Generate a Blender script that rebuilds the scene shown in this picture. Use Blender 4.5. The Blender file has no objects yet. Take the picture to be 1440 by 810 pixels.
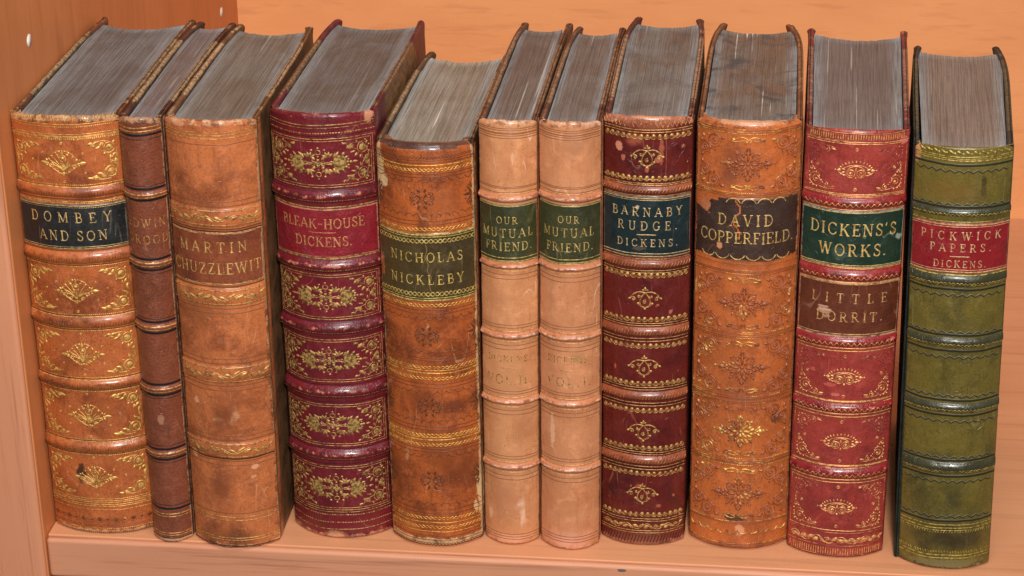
import bpy, math, random
from mathutils import Vector, Matrix, noise

sc = bpy.context.scene
C = sc.collection

# ------------------------------------------------------------------ camera
def make_camera():
    cd = bpy.data.cameras.new('camera'); co = bpy.data.objects.new('camera', cd); C.objects.link(co)
    cd.sensor_width = 36.0; cd.lens = 79.915753; cd.clip_start = 0.05; cd.clip_end = 50
    yaw, pit, roll = 0.124383, 0.419046, -0.017114
    f = Vector((-math.sin(yaw)*math.cos(pit), math.cos(yaw)*math.cos(pit), -math.sin(pit)))
    r = Vector((math.cos(yaw), math.sin(yaw), 0)); u = r.cross(f)
    c, s = math.cos(roll), math.sin(roll)
    X = c*r+s*u; Y = -s*r+c*u
    m = Matrix((X, Y, -f)).transposed().to_4x4(); m.translation = Vector((0.329624, -0.967236, 0.572498))
    co.matrix_world = m
    sc.camera = co
make_camera()

# ------------------------------------------------------------------ light
w = bpy.data.worlds.new('World'); sc.world = w; w.use_nodes = True
w.node_tree.nodes['Background'].inputs[0].default_value = (0.92, 0.96, 1.0, 1)
w.node_tree.nodes['Background'].inputs[1].default_value = 0.11

def area(name, loc, tgt, size, power, col):
    ld = bpy.data.lights.new(name, 'AREA'); ld.shape = 'RECTANGLE'; ld.size = size[0]; ld.size_y = size[1]
    ld.energy = power; ld.color = col
    o = bpy.data.objects.new(name, ld); C.objects.link(o)
    o.location = loc
    o.rotation_euler = (Vector(tgt)-Vector(loc)).to_track_quat('-Z', 'Y').to_euler()
area('flash_lamp', (0.42, -1.15, 0.86), (0.21, 0.1, 0.10), (0.13, 0.09), 23.5, (1.0, 0.965, 0.92))
area('ceiling_bounce_lamp', (0.38, -0.55, 1.7), (0.2, 0.1, 0.1), (0.6, 0.35), 14.0, (0.96, 0.98, 1.0))

sc.view_settings.view_transform = 'Standard'
sc.view_settings.look = 'None'
sc.view_settings.exposure = -0.2
sc.view_settings.gamma = 1.0
sc.view_settings.use_curve_mapping = False

# ------------------------------------------------------------------ helpers
def lin(c):
    return tuple((x/255/12.92 if x/255 <= .04045 else ((x/255+.055)/1.055)**2.4) for x in c)+(1.0,)

class MB:
    """collects verts (metres), faces with material slot, optional wear value"""
    def __init__(s): s.v = []; s.f = []; s.m = []; s.wv = []
    def vert(s, p, wear=0.0):
        s.v.append(tuple(p)); s.wv.append(wear); return len(s.v)-1
    def face(s, idx, m=0): s.f.append(tuple(idx)); s.m.append(m)
    def grid(s, rows, m=0, wears=None, keep=None, closed=False):
        ids = []
        for i, r in enumerate(rows):
            ids.append([s.vert(p, wears[i][j] if wears else 0.0) for j, p in enumerate(r)])
        n = len(rows[0])
        for i in range(len(rows)-1):
            for j in range(n-1):
                if keep is None or keep(i, j):
                    s.face((ids[i][j], ids[i][j+1], ids[i+1][j+1], ids[i+1][j]), m)
        return ids
    def build(s, name, mats, parent=None, smooth=True):
        me = bpy.data.meshes.new(name); me.from_pydata(s.v, [], s.f); me.update()
        for mt in mats: me.materials.append(mt)
        me.polygons.foreach_set('material_index', s.m)
        me.polygons.foreach_set('use_smooth', [smooth]*len(s.f))
        a = me.attributes.new('wear', 'FLOAT', 'POINT'); a.data.foreach_set('value', s.wv)
        o = bpy.data.objects.new(name, me); C.objects.link(o)
        if parent: o.parent = parent
        return o

def tag(o, label=None, cat=None, group=None, kind=None):
    if label: o['label'] = label
    if cat: o['category'] = cat
    if group: o['group'] = group
    if kind: o['kind'] = kind

# ------------------------------------------------------------------ materials
class NT:
    def __init__(s, name):
        s.mat = bpy.data.materials.new(name); s.mat.use_nodes = True
        s.t = s.mat.node_tree; s.bsdf = s.t.nodes['Principled BSDF']; s.out = s.t.nodes['Material Output']
        tc = s.t.nodes.new('ShaderNodeTexCoord'); s.obj = tc.outputs['Object']
    def n(s, ty, **kw):
        x = s.t.nodes.new(ty)
        for k, v in kw.items(): setattr(x, k, v)
        return x
    def link(s, a, b): s.t.links.new(a, b)
    def setin(s, sock, v):
        if isinstance(v, bpy.types.NodeSocket): s.link(v, sock)
        else: sock.default_value = v
    def mapping(s, loc=(0,0,0), scale=(1,1,1), rot=(0,0,0)):
        m = s.n('ShaderNodeMapping'); s.link(s.obj, m.inputs['Vector'])
        m.inputs['Location'].default_value = loc; m.inputs['Scale'].default_value = scale; m.inputs['Rotation'].default_value = rot
        return m.outputs[0]
    def noise(s, vec, scale, detail=4, rough=.55, dist=0.0):
        x = s.n('ShaderNodeTexNoise'); s.link(vec, x.inputs['Vector'])
        x.inputs['Scale'].default_value = scale; x.inputs['Detail'].default_value = detail
        x.inputs['Roughness'].default_value = rough; x.inputs['Distortion'].default_value = dist
        return x.outputs['Fac']
    def voro(s, vec, scale, feature='F1'):
        x = s.n('ShaderNodeTexVoronoi', feature=feature); s.link(vec, x.inputs['Vector']); x.inputs['Scale'].default_value = scale
        return x.outputs['Distance']
    def step(s, v, a, b, lo=0.0, hi=1.0):
        x = s.n('ShaderNodeMapRange', interpolation_type='SMOOTHSTEP'); s.setin(x.inputs[0], v)
        x.inputs[1].default_value = a; x.inputs[2].default_value = b; x.inputs[3].default_value = lo; x.inputs[4].default_value = hi
        return x.outputs[0]
    def math(s, op, a, b=0.0, c=0.0):
        x = s.n('ShaderNodeMath', operation=op); s.setin(x.inputs[0], a); s.setin(x.inputs[1], b)
        if op == 'MULTIPLY_ADD': s.setin(x.inputs[2], c)
        return x.outputs[0]
    def mix(s, f, a, b, blend='MIX'):
        x = s.n('ShaderNodeMix', data_type='RGBA', blend_type=blend)
        s.setin(x.inputs[0], f); s.setin(x.inputs[6], a); s.setin(x.inputs[7], b)
        return x.outputs[2]
    def attr(s, nm):
        x = s.n('ShaderNodeAttribute', attribute_name=nm); return x.outputs['Fac']
    def bump(s, h, strength, dist):
        x = s.n('ShaderNodeBump'); s.link(h, x.inputs['Height']); x.inputs['Strength'].default_value = strength; x.inputs['Distance'].default_value = dist
        s.link(x.outputs[0], s.bsdf.inputs['Normal'])
    def xyz(s):
        x = s.n('ShaderNodeSeparateXYZ'); s.link(s.obj, x.inputs[0]); return x.outputs

def leather(name, base, dark, pale, seed, grain=0.5, rough=0.38, stain=0.8, scratch=0.35, scuff=0.0, spots=(), streak=0.0, spec=0.5, gscale=1600, coat=.38, fineness=1.0):
    N = NT(name)
    sx = seed*1.37
    v = N.mapping(loc=(sx, seed*.71, seed*.33))
    big = N.noise(v, 38, 5, .62, .6)
    mid = N.noise(v, 160, 5, .65, .3)
    col = N.mix(N.math('MULTIPLY', N.step(big, .42, .70), stain), lin(base), lin(dark))
    hi = tuple(min(255, c*1.13+4) for c in base)
    col = N.mix(N.step(mid, .50, .74, 0, .6), col, lin(hi))
    lo = tuple(c*.72 for c in dark)
    vs = N.mapping(loc=(sx+3, .2, seed), scale=(1, 1, .16))
    stk = N.noise(vs, 420, 4, .6)
    col = N.mix(N.step(stk, .52, .78, 0, .30+streak), col, lin(lo))
    mo = N.noise(N.mapping(loc=(sx+9, seed*2, .5)), 95, 8, .72, .8)
    col = N.mix(N.step(mo, .53, .66, 0, .42*stain), col, lin(dark))
    ck = N.n('ShaderNodeTexVoronoi', feature='DISTANCE_TO_EDGE'); N.link(N.mapping(loc=(sx, 0, seed), scale=(1, 1, .55)), ck.inputs['Vector']); ck.inputs['Scale'].default_value = 420
    ckm = N.math('MULTIPLY', N.step(ck.outputs['Distance'], .045, .0), N.step(N.noise(v, 75, 3), .50, .66))
    col = N.mix(N.math('MULTIPLY', ckm, .38), col, lin(lo))
    # small dark specks
    sp = N.noise(v, 620, 2, .5)
    col = N.mix(N.step(sp, .68, .78, 0, .55), col, lin(lo))
    fg = N.noise(v, 900, 3, .7)
    col = N.mix(N.step(fg, .50, .70, 0, .34*fineness), col, lin(lo)); col = N.mix(N.step(fg, .48, .30, 0, .26*fineness), col, lin(hi))
    # scratches: thin iso-lines of a stretched noise
    if scratch:
        for k, (r1, r2) in enumerate(((.5, .9), (-.7, .3))):
            vr = N.mapping(loc=(sx+k*7, 1.1*k, 2.2), scale=(1, 1, .22), rot=(0, r1, r2))
            q = N.noise(vr, 55, 1.5, .5)
            ln = N.math('SUBTRACT', 1.0, N.step(N.math('ABSOLUTE', N.math('SUBTRACT', q, .5)), .0, .0055))
            msk = N.step(N.noise(N.mapping(loc=(k*5+sx, 4, 1)), 70, 2), .53, .66)
            col = N.mix(N.math('MULTIPLY', N.math('MULTIPLY', ln, msk), scratch), col, lin(pale))
    # worn patches: attribute on crests and edges plus random scuffs
    wn = N.noise(v, 330, 5, .7)
    wa = N.attr('wear')
    wf = N.step(N.math('ADD', N.math('MULTIPLY', wa, .55), N.math('MULTIPLY', wn, .62)), .54, .62)
    wf = N.math('MULTIPLY', wf, N.step(wa, .02, .2))
    paleN = N.mix(N.step(mid, .35, .65), lin(pale), lin(tuple(c*.80 for c in pale)))
    col = N.mix(N.math('MULTIPLY', wf, .9), col, paleN)
    gn = N.noise(N.mapping(loc=(sx+4, 2, seed)), 210, 5, .7)
    col = N.mix(N.math('MULTIPLY', N.math('MULTIPLY', N.step(gn, .50, .60), N.step(wa, .12, .40)), .72), col, lin(lo))
    if scuff:
        sn = N.noise(N.mapping(loc=(sx, seed, 9.1), scale=(1, 1, .75)), 105, 6, .68, .4)
        col = N.mix(N.math('MULTIPLY', N.step(sn, .70-.12*scuff, .73-.12*scuff), .8), col, paleN)
    sn2 = N.noise(v, 140, 6, .68) if spots else None
    for (px, pz, rx, rz, sc_) in spots:      # stains and chips with a place and a shape of their own (mm)
        X = N.xyz(); big_ = min(rx, rz) > 2.9
        dx = N.math('DIVIDE', N.math('SUBTRACT', X[0], px*.001), rx*.001)
        dz = N.math('DIVIDE', N.math('SUBTRACT', X[2], pz*.001), rz*.001)
        d = N.math('SQRT', N.math('ADD', N.math('MULTIPLY', dx, dx), N.math('MULTIPLY', dz, dz)))
        d = N.math('ADD', d, N.math('MULTIPLY', N.math('SUBTRACT', sn2 if big_ else wn, .5), 2.4))
        f_ = N.step(d, 1.5, .1, 0, .8) if big_ else N.step(d, 1.15, .75, 0, .85)
        col = N.mix(f_, col, lin(sc_))
    N.link(col, N.bsdf.inputs['Base Color'])
    N.link(N.step(N.math('ADD', N.math('MULTIPLY', mid, .5), N.math('MULTIPLY', mo, .5)), .38, .62, rough-.08, rough+.22), N.bsdf.inputs['Roughness'])
    N.bsdf.inputs['Specular IOR Level'].default_value = spec
    N.bsdf.inputs['Coat Weight'].default_value = coat; N.bsdf.inputs['Coat Roughness'].default_value = .20
    g = N.voro(v, gscale)
    hgt = N.math('ADD', N.math('MULTIPLY', g, .5*grain), N.math('MULTIPLY', wn, 1.2))
    hgt = N.math('ADD', hgt, N.math('MULTIPLY', mid, 1.5))
    hgt = N.math('ADD', hgt, N.math('MULTIPLY', mo, .9)); hgt = N.math('SUBTRACT', hgt, N.math('MULTIPLY', ckm, .8))
    N.bump(hgt, .58*(.4+.6*fineness), .00038)
    return N.mat

def gilt(name, under, seed, fade=0.35, col=(206, 168, 102), dull=(120, 88, 48), metal=.48):
    """gold leaf pressed into leather, rubbed away in places down to the leather colour"""
    N = NT(name)
    v = N.mapping(loc=(seed*1.9, seed*.3, seed))
    a = N.noise(v, 62, 4, .6, .5); b = N.noise(v, 700, 3, .6)
    f = N.math('ADD', N.math('MULTIPLY', a, .78), N.math('MULTIPLY', b, .24))
    k = .26+.38*fade
    m = N.step(f, k-.07, k+.06)                    # 1 = gold present
    gc = N.mix(N.step(b, .35, .65), lin(dull), lin(col))
    gc = N.mix(N.step(b, .45, .7), gc, lin(col))
    N.link(N.mix(m, lin(tuple(c*.80 for c in under)), gc), N.bsdf.inputs['Base Color'])
    N.link(N.math('MULTIPLY', m, metal), N.bsdf.inputs['Metallic'])
    N.link(N.step(b, .3, .7, .38, .56), N.bsdf.inputs['Roughness'])
    N.bump(N.noise(v, 1500, 2), .25, .0002)
    return N.mat

def plain(name, col, rough=.5, metal=0.0, var=.25, scale=300):
    N = NT(name)
    q = N.noise(N.mapping(), scale, 4)
    N.link(N.mix(N.step(q, .35, .7, 0, var), lin(col), lin(tuple(c*.6 for c in col))), N.bsdf.inputs['Base Color'])
    N.bsdf.inputs['Roughness'].default_value = rough; N.bsdf.inputs['Metallic'].default_value = metal
    return N.mat

def pages(name, grey, brown, seed, lines=.5, blotch=.6, black=0.0):
    """cut edges of old leaves: fine lines running front to back, dust and stains"""
    grey = (grey[0]*.89, grey[1]*.84, grey[2]*.79); brown = (brown[0]*.90, brown[1]*.86, brown[2]*.82)
    N = NT(name)
    v1 = N.mapping(loc=(seed, 0, 0), scale=(1, .006, .1))
    v2 = N.mapping(loc=(seed*2, 0, 0), scale=(1, .010, .1))
    f1 = N.noise(v1, 3600, 3, .7); f2 = N.noise(v2, 1500, 3, .6)
    vb = N.mapping(loc=(seed, seed*.7, 0), scale=(1, .6, 1))
    bl = N.noise(vb, 34, 6, .68, .5)
    col = N.mix(N.math('MULTIPLY', N.step(bl, .38, .62), blotch), lin(grey), lin(brown))
    col = N.mix(N.step(f1, .44, .62, 0, .62), col, lin(tuple(c*.55 for c in brown)))
    col = N.mix(N.step(f2, .52, .68, 0, .15), col, lin(tuple(min(255, c*1.3+14) for c in grey)))
    fl = N.noise(N.mapping(loc=(seed*7, 0, 0), scale=(1, .5, .1)), 1900, 3, .7)
    col = N.mix(N.step(fl, .60, .74, 0, .5), col, lin(tuple(c*.5 for c in brown)))
    du = N.noise(N.mapping(loc=(seed, 3, 1), scale=(1, .7, 1)), 1300, 4, .75)
    col = N.mix(N.step(du, .50, .70, 0, .5), col, lin(tuple(c*.6 for c in grey))); col = N.mix(N.step(du, .46, .28, 0, .35), col, lin(tuple(min(255, c*1.2) for c in brown)))
    f3 = N.noise(N.mapping(loc=(seed*3, 0, 0), scale=(1, .008, .1)), 700, 2, .5)
    f4 = N.noise(N.mapping(loc=(seed*3, 5, 0), scale=(1, .5, 1)), 40, 2, .5)
    col = N.mix(N.math('MULTIPLY', N.math('MULTIPLY', N.step(f3, .665, .69), N.step(f4, .40, .55)), lines), col, lin((226, 214, 196)))
    rub = N.math('MULTIPLY', N.attr('wear'), N.step(N.noise(vb, 120, 4, .6), .25, .6, .35, .85))
    col = N.mix(rub, col, N.mix(N.step(f1, .4, .65), lin((164, 166, 166)), lin((106, 106, 106))))
    if black:
        bk = N.noise(N.mapping(loc=(seed*5, 2, 0), scale=(1, .8, 1)), 60, 6, .7, .6)
        col = N.mix(N.math('MULTIPLY', N.step(bk, .46, .66), black), col, lin((58, 62, 66)))
    N.link(col, N.bsdf.inputs['Base Color'])
    N.bsdf.inputs['Roughness'].default_value = .62
    N.bsdf.inputs['Specular IOR Level'].default_value = .35
    N.bump(N.math('ADD', f1, N.math('MULTIPLY', f2, .8)), .6, .0005)
    return N.mat

def cover_mat(name, lea, pap, papdk, seed, d, h, quarter=30, corner=34, edge=(176, 142, 104)):
    """half-leather board: leather by the spine and at the corners, marbled paper between, rubbed edges"""
    N = NT(name)
    X = N.xyz(); v = N.mapping(loc=(seed, seed, 0))
    wob = N.math('MULTIPLY', N.math('SUBTRACT', N.noise(v, 120, 3), .5), .003)
    y = N.math('ADD', X[1], wob)
    q = N.step(y, quarter*.001, quarter*.001+.0006)                           # 0 leather, 1 paper
    ctop = N.step(N.math('ADD', N.math('SUBTRACT', d*.001, y), N.math('SUBTRACT', h*.001, X[2])), corner*.001, corner*.001+.0006)
    cbot = N.step(N.math('ADD', N.math('SUBTRACT', d*.001, y), X[2]), corner*.001, corner*.001+.0006)
    pm = N.math('MULTIPLY', q, N.math('MULTIPLY', ctop, cbot))
    mar = N.noise(v, 150, 6, .7, 1.6)
    pc = N.mix(N.step(mar, .42, .58), lin(pap), lin(papdk))
    lc = N.mix(N.step(N.noise(v, 90, 5, .65), .4, .68), lin(lea), lin(tuple(c*.62 for c in lea)))
    col = N.mix(pm, lc, pc)
    wn = N.noise(v, 260, 5, .72)
    wf = N.step(N.math('ADD', N.math('MULTIPLY', N.math('MULTIPLY_ADD', pm, .38, .62), N.math('MULTIPLY', N.attr('wear'), .6)), N.math('MULTIPLY', N.noise(N.mapping(loc=(seed*3, seed, 1)), 110, 6, .72), .8)), .76, .84)
    ec = N.mix(N.step(N.noise(v, 500, 3), .35, .65), lin(edge), lin(tuple(c*.62 for c in edge)))
    col = N.mix(wf, col, ec)
    N.link(col, N.bsdf.inputs['Base Color'])
    N.bsdf.inputs['Roughness'].default_value = .48
    N.bump(N.math('ADD', wn, N.noise(v, 1300, 3)), .5, .0005)
    return N.mat

def wood(name, base, dark, axis, seed=0.0, blot=.3, fine=.35, spots=(), el=.035):
    """cherry-look laminate, grain along axis 0/1/2"""
    N = NT(name)
    s1 = [1, 1, 1]; s1[axis] = el
    s2 = [1, 1, 1]; s2[axis] = min(.6, .12+el*1.2)
    a = N.noise(N.mapping(loc=(seed, seed, seed), scale=s1), 520, 5, .7, .1)
    b = N.noise(N.mapping(loc=(seed+2, seed, seed), scale=s2), 28, 4, .6, .25)
    c = N.noise(N.mapping(loc=(seed+5, seed, seed), scale=s1), 130, 3, .65, .15)
    col = N.mix(N.step(b, .35, .68, 0, blot), lin(base), lin(dark))
    col = N.mix(N.step(a, .5, .72, 0, fine), col, lin(dark))
    col = N.mix(N.step(c, .54, .68, 0, fine*1.1), col, lin(tuple(q*.80 for q in dark)))
    p = N.noise(N.mapping(loc=(seed, 3, seed)), 900, 2)
    col = N.mix(N.step(p, .55, .8, 0, .18), col, lin(dark))
    for (px, py, pz, r, cc) in spots:
        X = N.xyz(); d = None
        for ax, (pp, rr) in enumerate(zip((px, py, pz), r)):
            e = N.math('DIVIDE', N.math('SUBTRACT', X[ax], pp), rr); e = N.math('MULTIPLY', e, e)
            d = e if d is None else N.math('ADD', d, e)
        d = N.math('ADD', d, N.math('MULTIPLY', N.math('SUBTRACT', p, .5), 1.5))
        col = N.mix(N.step(d, 1.1, .9), col, lin(cc))
    N.link(col, N.bsdf.inputs['Base Color'])
    N.link(N.step(a, .3, .7, .42, .54), N.bsdf.inputs['Roughness'])
    N.bsdf.inputs['Specular IOR Level'].default_value = .35
    N.bump(N.math('ADD', a, N.math('MULTIPLY', p, .4)), .15, .0003)
    return N.mat

# ------------------------------------------------------------------ bookcase
def box(mb, lo, hi, m=0, bev=0.0):
    x0, y0, z0 = lo; x1, y1, z1 = hi
    v = [mb.vert(p) for p in ((x0,y0,z0),(x1,y0,z0),(x1,y1,z0),(x0,y1,z0),(x0,y0,z1),(x1,y0,z1),(x1,y1,z1),(x0,y1,z1))]
    for f in ((0,3,2,1),(4,5,6,7),(0,1,5,4),(1,2,6,5),(2,3,7,6),(3,0,4,7)): mb.face([v[i] for i in f], m)
def soft(o, wd, seg=3):
    b = o.modifiers.new('bevel', 'BEVEL'); b.width = wd; b.segments = seg; b.limit_method = 'ANGLE'; return o

PX = -0.0267          # inner face of the upright
YS = -0.0166          # front of the shelf
YP = -0.0206          # front of the upright
YB = 0.447            # back panel
W_in = wood('cherry_laminate_upright', (212, 132, 80), (184, 106, 58), 2, 1.0, .45, .20, el=.06)  # same laminate as the back panel, its grazing shade put into the colour
W_bk = wood('cherry_laminate_back', (234, 161, 105), (216, 138, 86), 0, 4.0, .38, .20, el=.13)
W_sh = wood('cherry_laminate_shelf', (212, 147, 105), (190, 120, 82), 0, 7.0, .30, .25, spots=((.27, YS, -.004, (.0022, .01, .0008), (96, 78, 70)),))
W_ed = wood('cherry_edge_banding', (206, 142, 108), (172, 106, 78), 0, 9.0, .30, .55, spots=((.262, YS-.001, -.0025, (.0022, .004, .0009), (104, 92, 88)),))
W_ev = wood('cherry_edge_banding_upright', (212, 144, 108), (182, 110, 78), 2, 11.0, .25, .45)
def bookcase():
    root = bpy.data.objects.new('bookcase', None); C.objects.link(root)
    tag(root, 'orange cherry laminate bookcase with the row of old books on its shelf', 'bookcase')
    mb = MB(); box(mb, (PX-.0275, YP+.0045, -.45), (PX, YB+.004, .62)); up = soft(mb.build('side_panel', [W_in], root, False), .0008)
    mb = MB(); box(mb, (PX-.0275, YP, -.45), (PX, YP+.0044, .62)); soft(mb.build('edge_banding', [W_ev], up, False), .0028, 5)
    for (y, z) in ((.0386, .2421), (.4045, .1437)):
        m2 = MB(); rr = .0031
        c = m2.vert((PX+.0006, y, z)); ring = []
        for k in range(20):
            a = k/20*math.tau; ring.append(m2.vert((PX+.0003, y+rr*math.cos(a), z+rr*math.sin(a))))
        r2 = [m2.vert((PX-.002, m2.v[i][1], m2.v[i][2])) for i in ring]
        for k in range(20):
            m2.face((c, ring[k], ring[(k+1) % 20])); m2.face((ring[k], r2[k], r2[(k+1) % 20], ring[(k+1) % 20]))
        m2.build('shelf_pin_plug', [plain('white_plug', (236, 226, 214), .5)], up)
    mb = MB(); box(mb, (PX+.0004, YS+.0046, -.0222), (.62, YB-.0005, 0)); sh = soft(mb.build('shelf_board', [W_sh], root, False), .0006)
    mb = MB(); box(mb, (PX+.0006, YS, -.0222), (.62, YS+.0045, -.0001)); soft(mb.build('edge_banding', [W_ed], sh, False), .0020, 5)
    mb = MB(); box(mb, (PX-.02, YB, -.45), (.62, YB+.004-.0005, .615)); mb.build('back_panel', [W_bk], root, False)
bookcase()

# ------------------------------------------------------------------ spine surface
class Spine:
    def __init__(s, w, b, h, seed, e=2.3):
        s.w, s.b, s.h, s.seed, s.e = w, b, h, seed, e
        s.bands = []                       # (v0, v1, height)
        n = 400; s.tab = [(0.0, 0.0)]
        L = 0; px, py = 0.0, -b
        for k in range(1, n+1):
            q = k/n; x = q*w/2; y = -b*(1-q**e); L += math.hypot(x-px, y-py); px, py = x, y
            s.tab.append((L, q))
        s.U = L                            # half arc length
    def s_of(s, u):
        a = abs(u)
        if a >= s.U: return math.copysign(1.0+(a-s.U)/s.w*2*.2, u)
        lo, hi = 0, len(s.tab)-1
        while hi-lo > 1:
            m = (lo+hi)//2
            if s.tab[m][0] <= a: lo = m
            else: hi = m
        t = (a-s.tab[lo][0])/(s.tab[hi][0]-s.tab[lo][0])
        return math.copysign(s.tab[lo][1]+t*(s.tab[hi][1]-s.tab[lo][1]), u)
    def band(s, v):
        for (a, b_, hh) in s.bands:
            if a < v < b_: return hh*math.sin(math.pi*(v-a)/(b_-a))**.75
        return 0.0
    def raw(s, u, v, off):
        q = max(-1.0, min(1.0, s.s_of(u)))
        x = q*s.w/2; y = -s.b*(1-abs(q)**s.e)
        dy = s.b*s.e*abs(q)**(s.e-1)*(1 if q >= 0 else -1)/(s.w/2)
        l = math.hypot(1, dy); nx, ny = dy/l, -1/l
        return x+nx*off, y+ny*off, v
    def wob(s, u, v):
        return .28*noise.noise((u*.06+s.seed, v*.03, s.seed*2.1))+.10*noise.noise((u*.25, v*.22+s.seed, 3.3))
    def skew(s, u, v): return .45*noise.noise((u*.055+s.seed*2, v*.021, s.seed))+.12*noise.noise((u*.3, v*.05, s.seed*4))
    def P(s, u, v, off):
        x, y, z = s.raw(u, v+s.skew(u, v), off+s.wob(u, v)+s.band(v))
        return (x*.001, y*.001, z*.001)

# ------------------------------------------------------------------ tooling pen (draws on a spine, mm)
class Pen:
    def __init__(s, mb, sp, mat, off=.05, T=(1, 0, 0, 1, 0, 0), h=.17):
        s.mb, s.sp, s.mat, s.off, s.T, s.h = mb, sp, mat, off, T, h
    def at(s, tx, ty, sx=1, sy=None, rot=0, mat=None):
        sy = sx if sy is None else sy
        c, n = math.cos(rot), math.sin(rot)
        a, b, c2, d, e, f = s.T
        A, B, C_, D = c*sx, -n*sy, n*sx, c*sy
        T = (a*A+b*C_, a*B+b*D, c2*A+d*C_, c2*B+d*D, a*tx+b*ty+e, c2*tx+d*ty+f)
        return Pen(s.mb, s.sp, s.mat if mat is None else mat, s.off, T, s.h)
    def X(s, p): a, b, c, d, e, f = s.T; return (a*p[0]+b*p[1]+e, c*p[0]+d*p[1]+f)
    def put(s, p, o):
        lim = s.sp.U-.15
        return s.mb.vert(s.sp.P(max(-lim, min(lim, p[0])), p[1], o))
    def line(s, pts, w, taper=False, flat=False):
        k = math.sqrt(abs(s.T[0]*s.T[3]-s.T[1]*s.T[2])); w = w*k*.86
        P = [s.X(p) for p in pts]; Q = [P[0]]
        for a, b in zip(P, P[1:]):
            L = math.dist(a, b)
            if L < 1e-6: continue
            n = max(1, int(L/.9))
            for i in range(1, n+1): Q.append((a[0]+(b[0]-a[0])*i/n, a[1]+(b[1]-a[1])*i/n))
        if len(Q) < 2: return
        n = len(Q); rows = []
        for i in range(n):
            a = Q[max(0, i-1)]; b = Q[min(n-1, i+1)]
            dx, dy = b[0]-a[0], b[1]-a[1]; l = math.hypot(dx, dy) or 1
            nx, ny = -dy/l, dx/l
            ww = w/2*(1 if not taper else (.25+.75*math.sin(math.pi*min(1, .12+i/(n-1)*.88)))) 
            q = Q[i]
            rows.append((s.put((q[0]+nx*ww, q[1]+ny*ww), s.off), s.put(q, s.off+(.02 if flat else s.h)), s.put((q[0]-nx*ww, q[1]-ny*ww), s.off)))
        for r, t in zip(rows, rows[1:]):
            s.mb.face((r[0], t[0], t[1], r[1]), s.mat); s.mb.face((r[1], t[1], t[2], r[2]), s.mat)
    def blob(s, pts):
        P = [s.X(p) for p in pts]; n = len(P)
        cx = sum(p[0] for p in P)/n; cy = sum(p[1] for p in P)/n
        c = s.put((cx, cy), s.off+s.h*1.5)
        mid = [s.put((cx+(p[0]-cx)*.6, cy+(p[1]-cy)*.6), s.off+s.h*1.2) for p in P]
        rim = [s.put(p, s.off-.02) for p in P]
        for i in range(n):
            j = (i+1) % n
            s.mb.face((c, mid[i], mid[j]), s.mat); s.mb.face((mid[i], rim[i], rim[j], mid[j]), s.mat)
    def dot(s, x, y, r, ry=None):
        ry = ry or r; s.blob([(x+r*math.cos(k/10*math.tau), y+ry*math.sin(k/10*math.tau)) for k in range(10)])
    def petal(s, x, y, ang, L, W):
        c, n = math.cos(ang), math.sin(ang); o = []
        for k in range(7): t = k/6; o.append((t*L, W/2*math.sin(math.pi*t**.75)))
        for k in range(5, 0, -1): t = k/6; o.append((t*L, -W/2*math.sin(math.pi*t**.75)))
        s.blob([(x+c*a-n*b, y+n*a+c*b) for a, b in o])
    def arc(s, x, y, r, a0, a1, w, ry=None, **k):
        ry = ry or r; n = max(4, int(abs(a1-a0)/.3))
        s.line([(x+r*math.cos(a0+(a1-a0)*i/n), y+ry*math.sin(a0+(a1-a0)*i/n)) for i in range(n+1)], w, **k)
    def ring(s, x, y, r, w): s.arc(x, y, r, 0, math.tau, w)
    def spiral(s, x, y, r, a0, turns, w, sgn=1, r0=.12):
        n = int(turns*16)+2
        s.line([(x+r*(1-(1-r0)*i/n)*math.cos(a0+sgn*turns*math.tau*i/n), y+r*(1-(1-r0)*i/n)*math.sin(a0+sgn*turns*math.tau*i/n)) for i in range(n+1)], w)
        s.dot(x, y, r*.24)
    def curve(s, p0, p1, p2, w, taper=True):
        s.line([((1-t)**2*p0[0]+2*t*(1-t)*p1[0]+t*t*p2[0], (1-t)**2*p0[1]+2*t*(1-t)*p1[1]+t*t*p2[1]) for t in [i/10 for i in range(11)]], w, taper=taper)
    # full-width rows
    def rule(s, v, w=.35, m=.6):
        U = s.sp.U-m; s.line([(-U, v), (U, v)], w)
    def dash(s, v, w=.5, L=.75, gap=.55, m=1.0):
        U = s.sp.U-m; u = -U
        while u < U: s.line([(u, v), (u+L, v)], w); u += L+gap
    def hatch(s, v0, v1, step=1.3, slant=.5, w=.4, m=1.0):
        U = s.sp.U-m; u = -U
        while u < U: s.line([(u, v0), (u+slant, v1)], w); u += step
    def wave(s, v, amp, lam, w=.4, m=1.0, ph=0.0):
        U = s.sp.U-m; n = int(2*U/lam*10)
        s.line([(-U+2*U*i/n, v+amp*math.sin(math.tau*(2*U*i/n)/lam+ph)) for i in range(n+1)], w)
    def chain(s, v, amp, lam, w=.35, m=1.0):
        s.wave(v, amp, lam, w, m); s.wave(v, amp, lam, w, m, math.pi)
    def scallop(s, v, r, w=.4, sgn=-1, m=1.0, n=None):
        U = s.sp.U-m; n = n or max(3, int(round(2*U/(2*r)))); st = 2*U/n
        for i in range(n): s.arc(-U+st*(i+.5), v, st/2, 0, math.pi*sgn, w, ry=r*.8)
    def beads(s, v, step, r, sgn=-1, m=1.2):
        U = s.sp.U-m; n = int(2*U/step); st = 2*U/n
        for i in range(n):
            x = -U+st*(i+.5); s.dot(x, v, r, r*1.05); s.arc(x, v-.1*sgn, st*.48, math.pi*.02*sgn, math.pi*.98*sgn, .35, ry=r*1.6)
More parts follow.
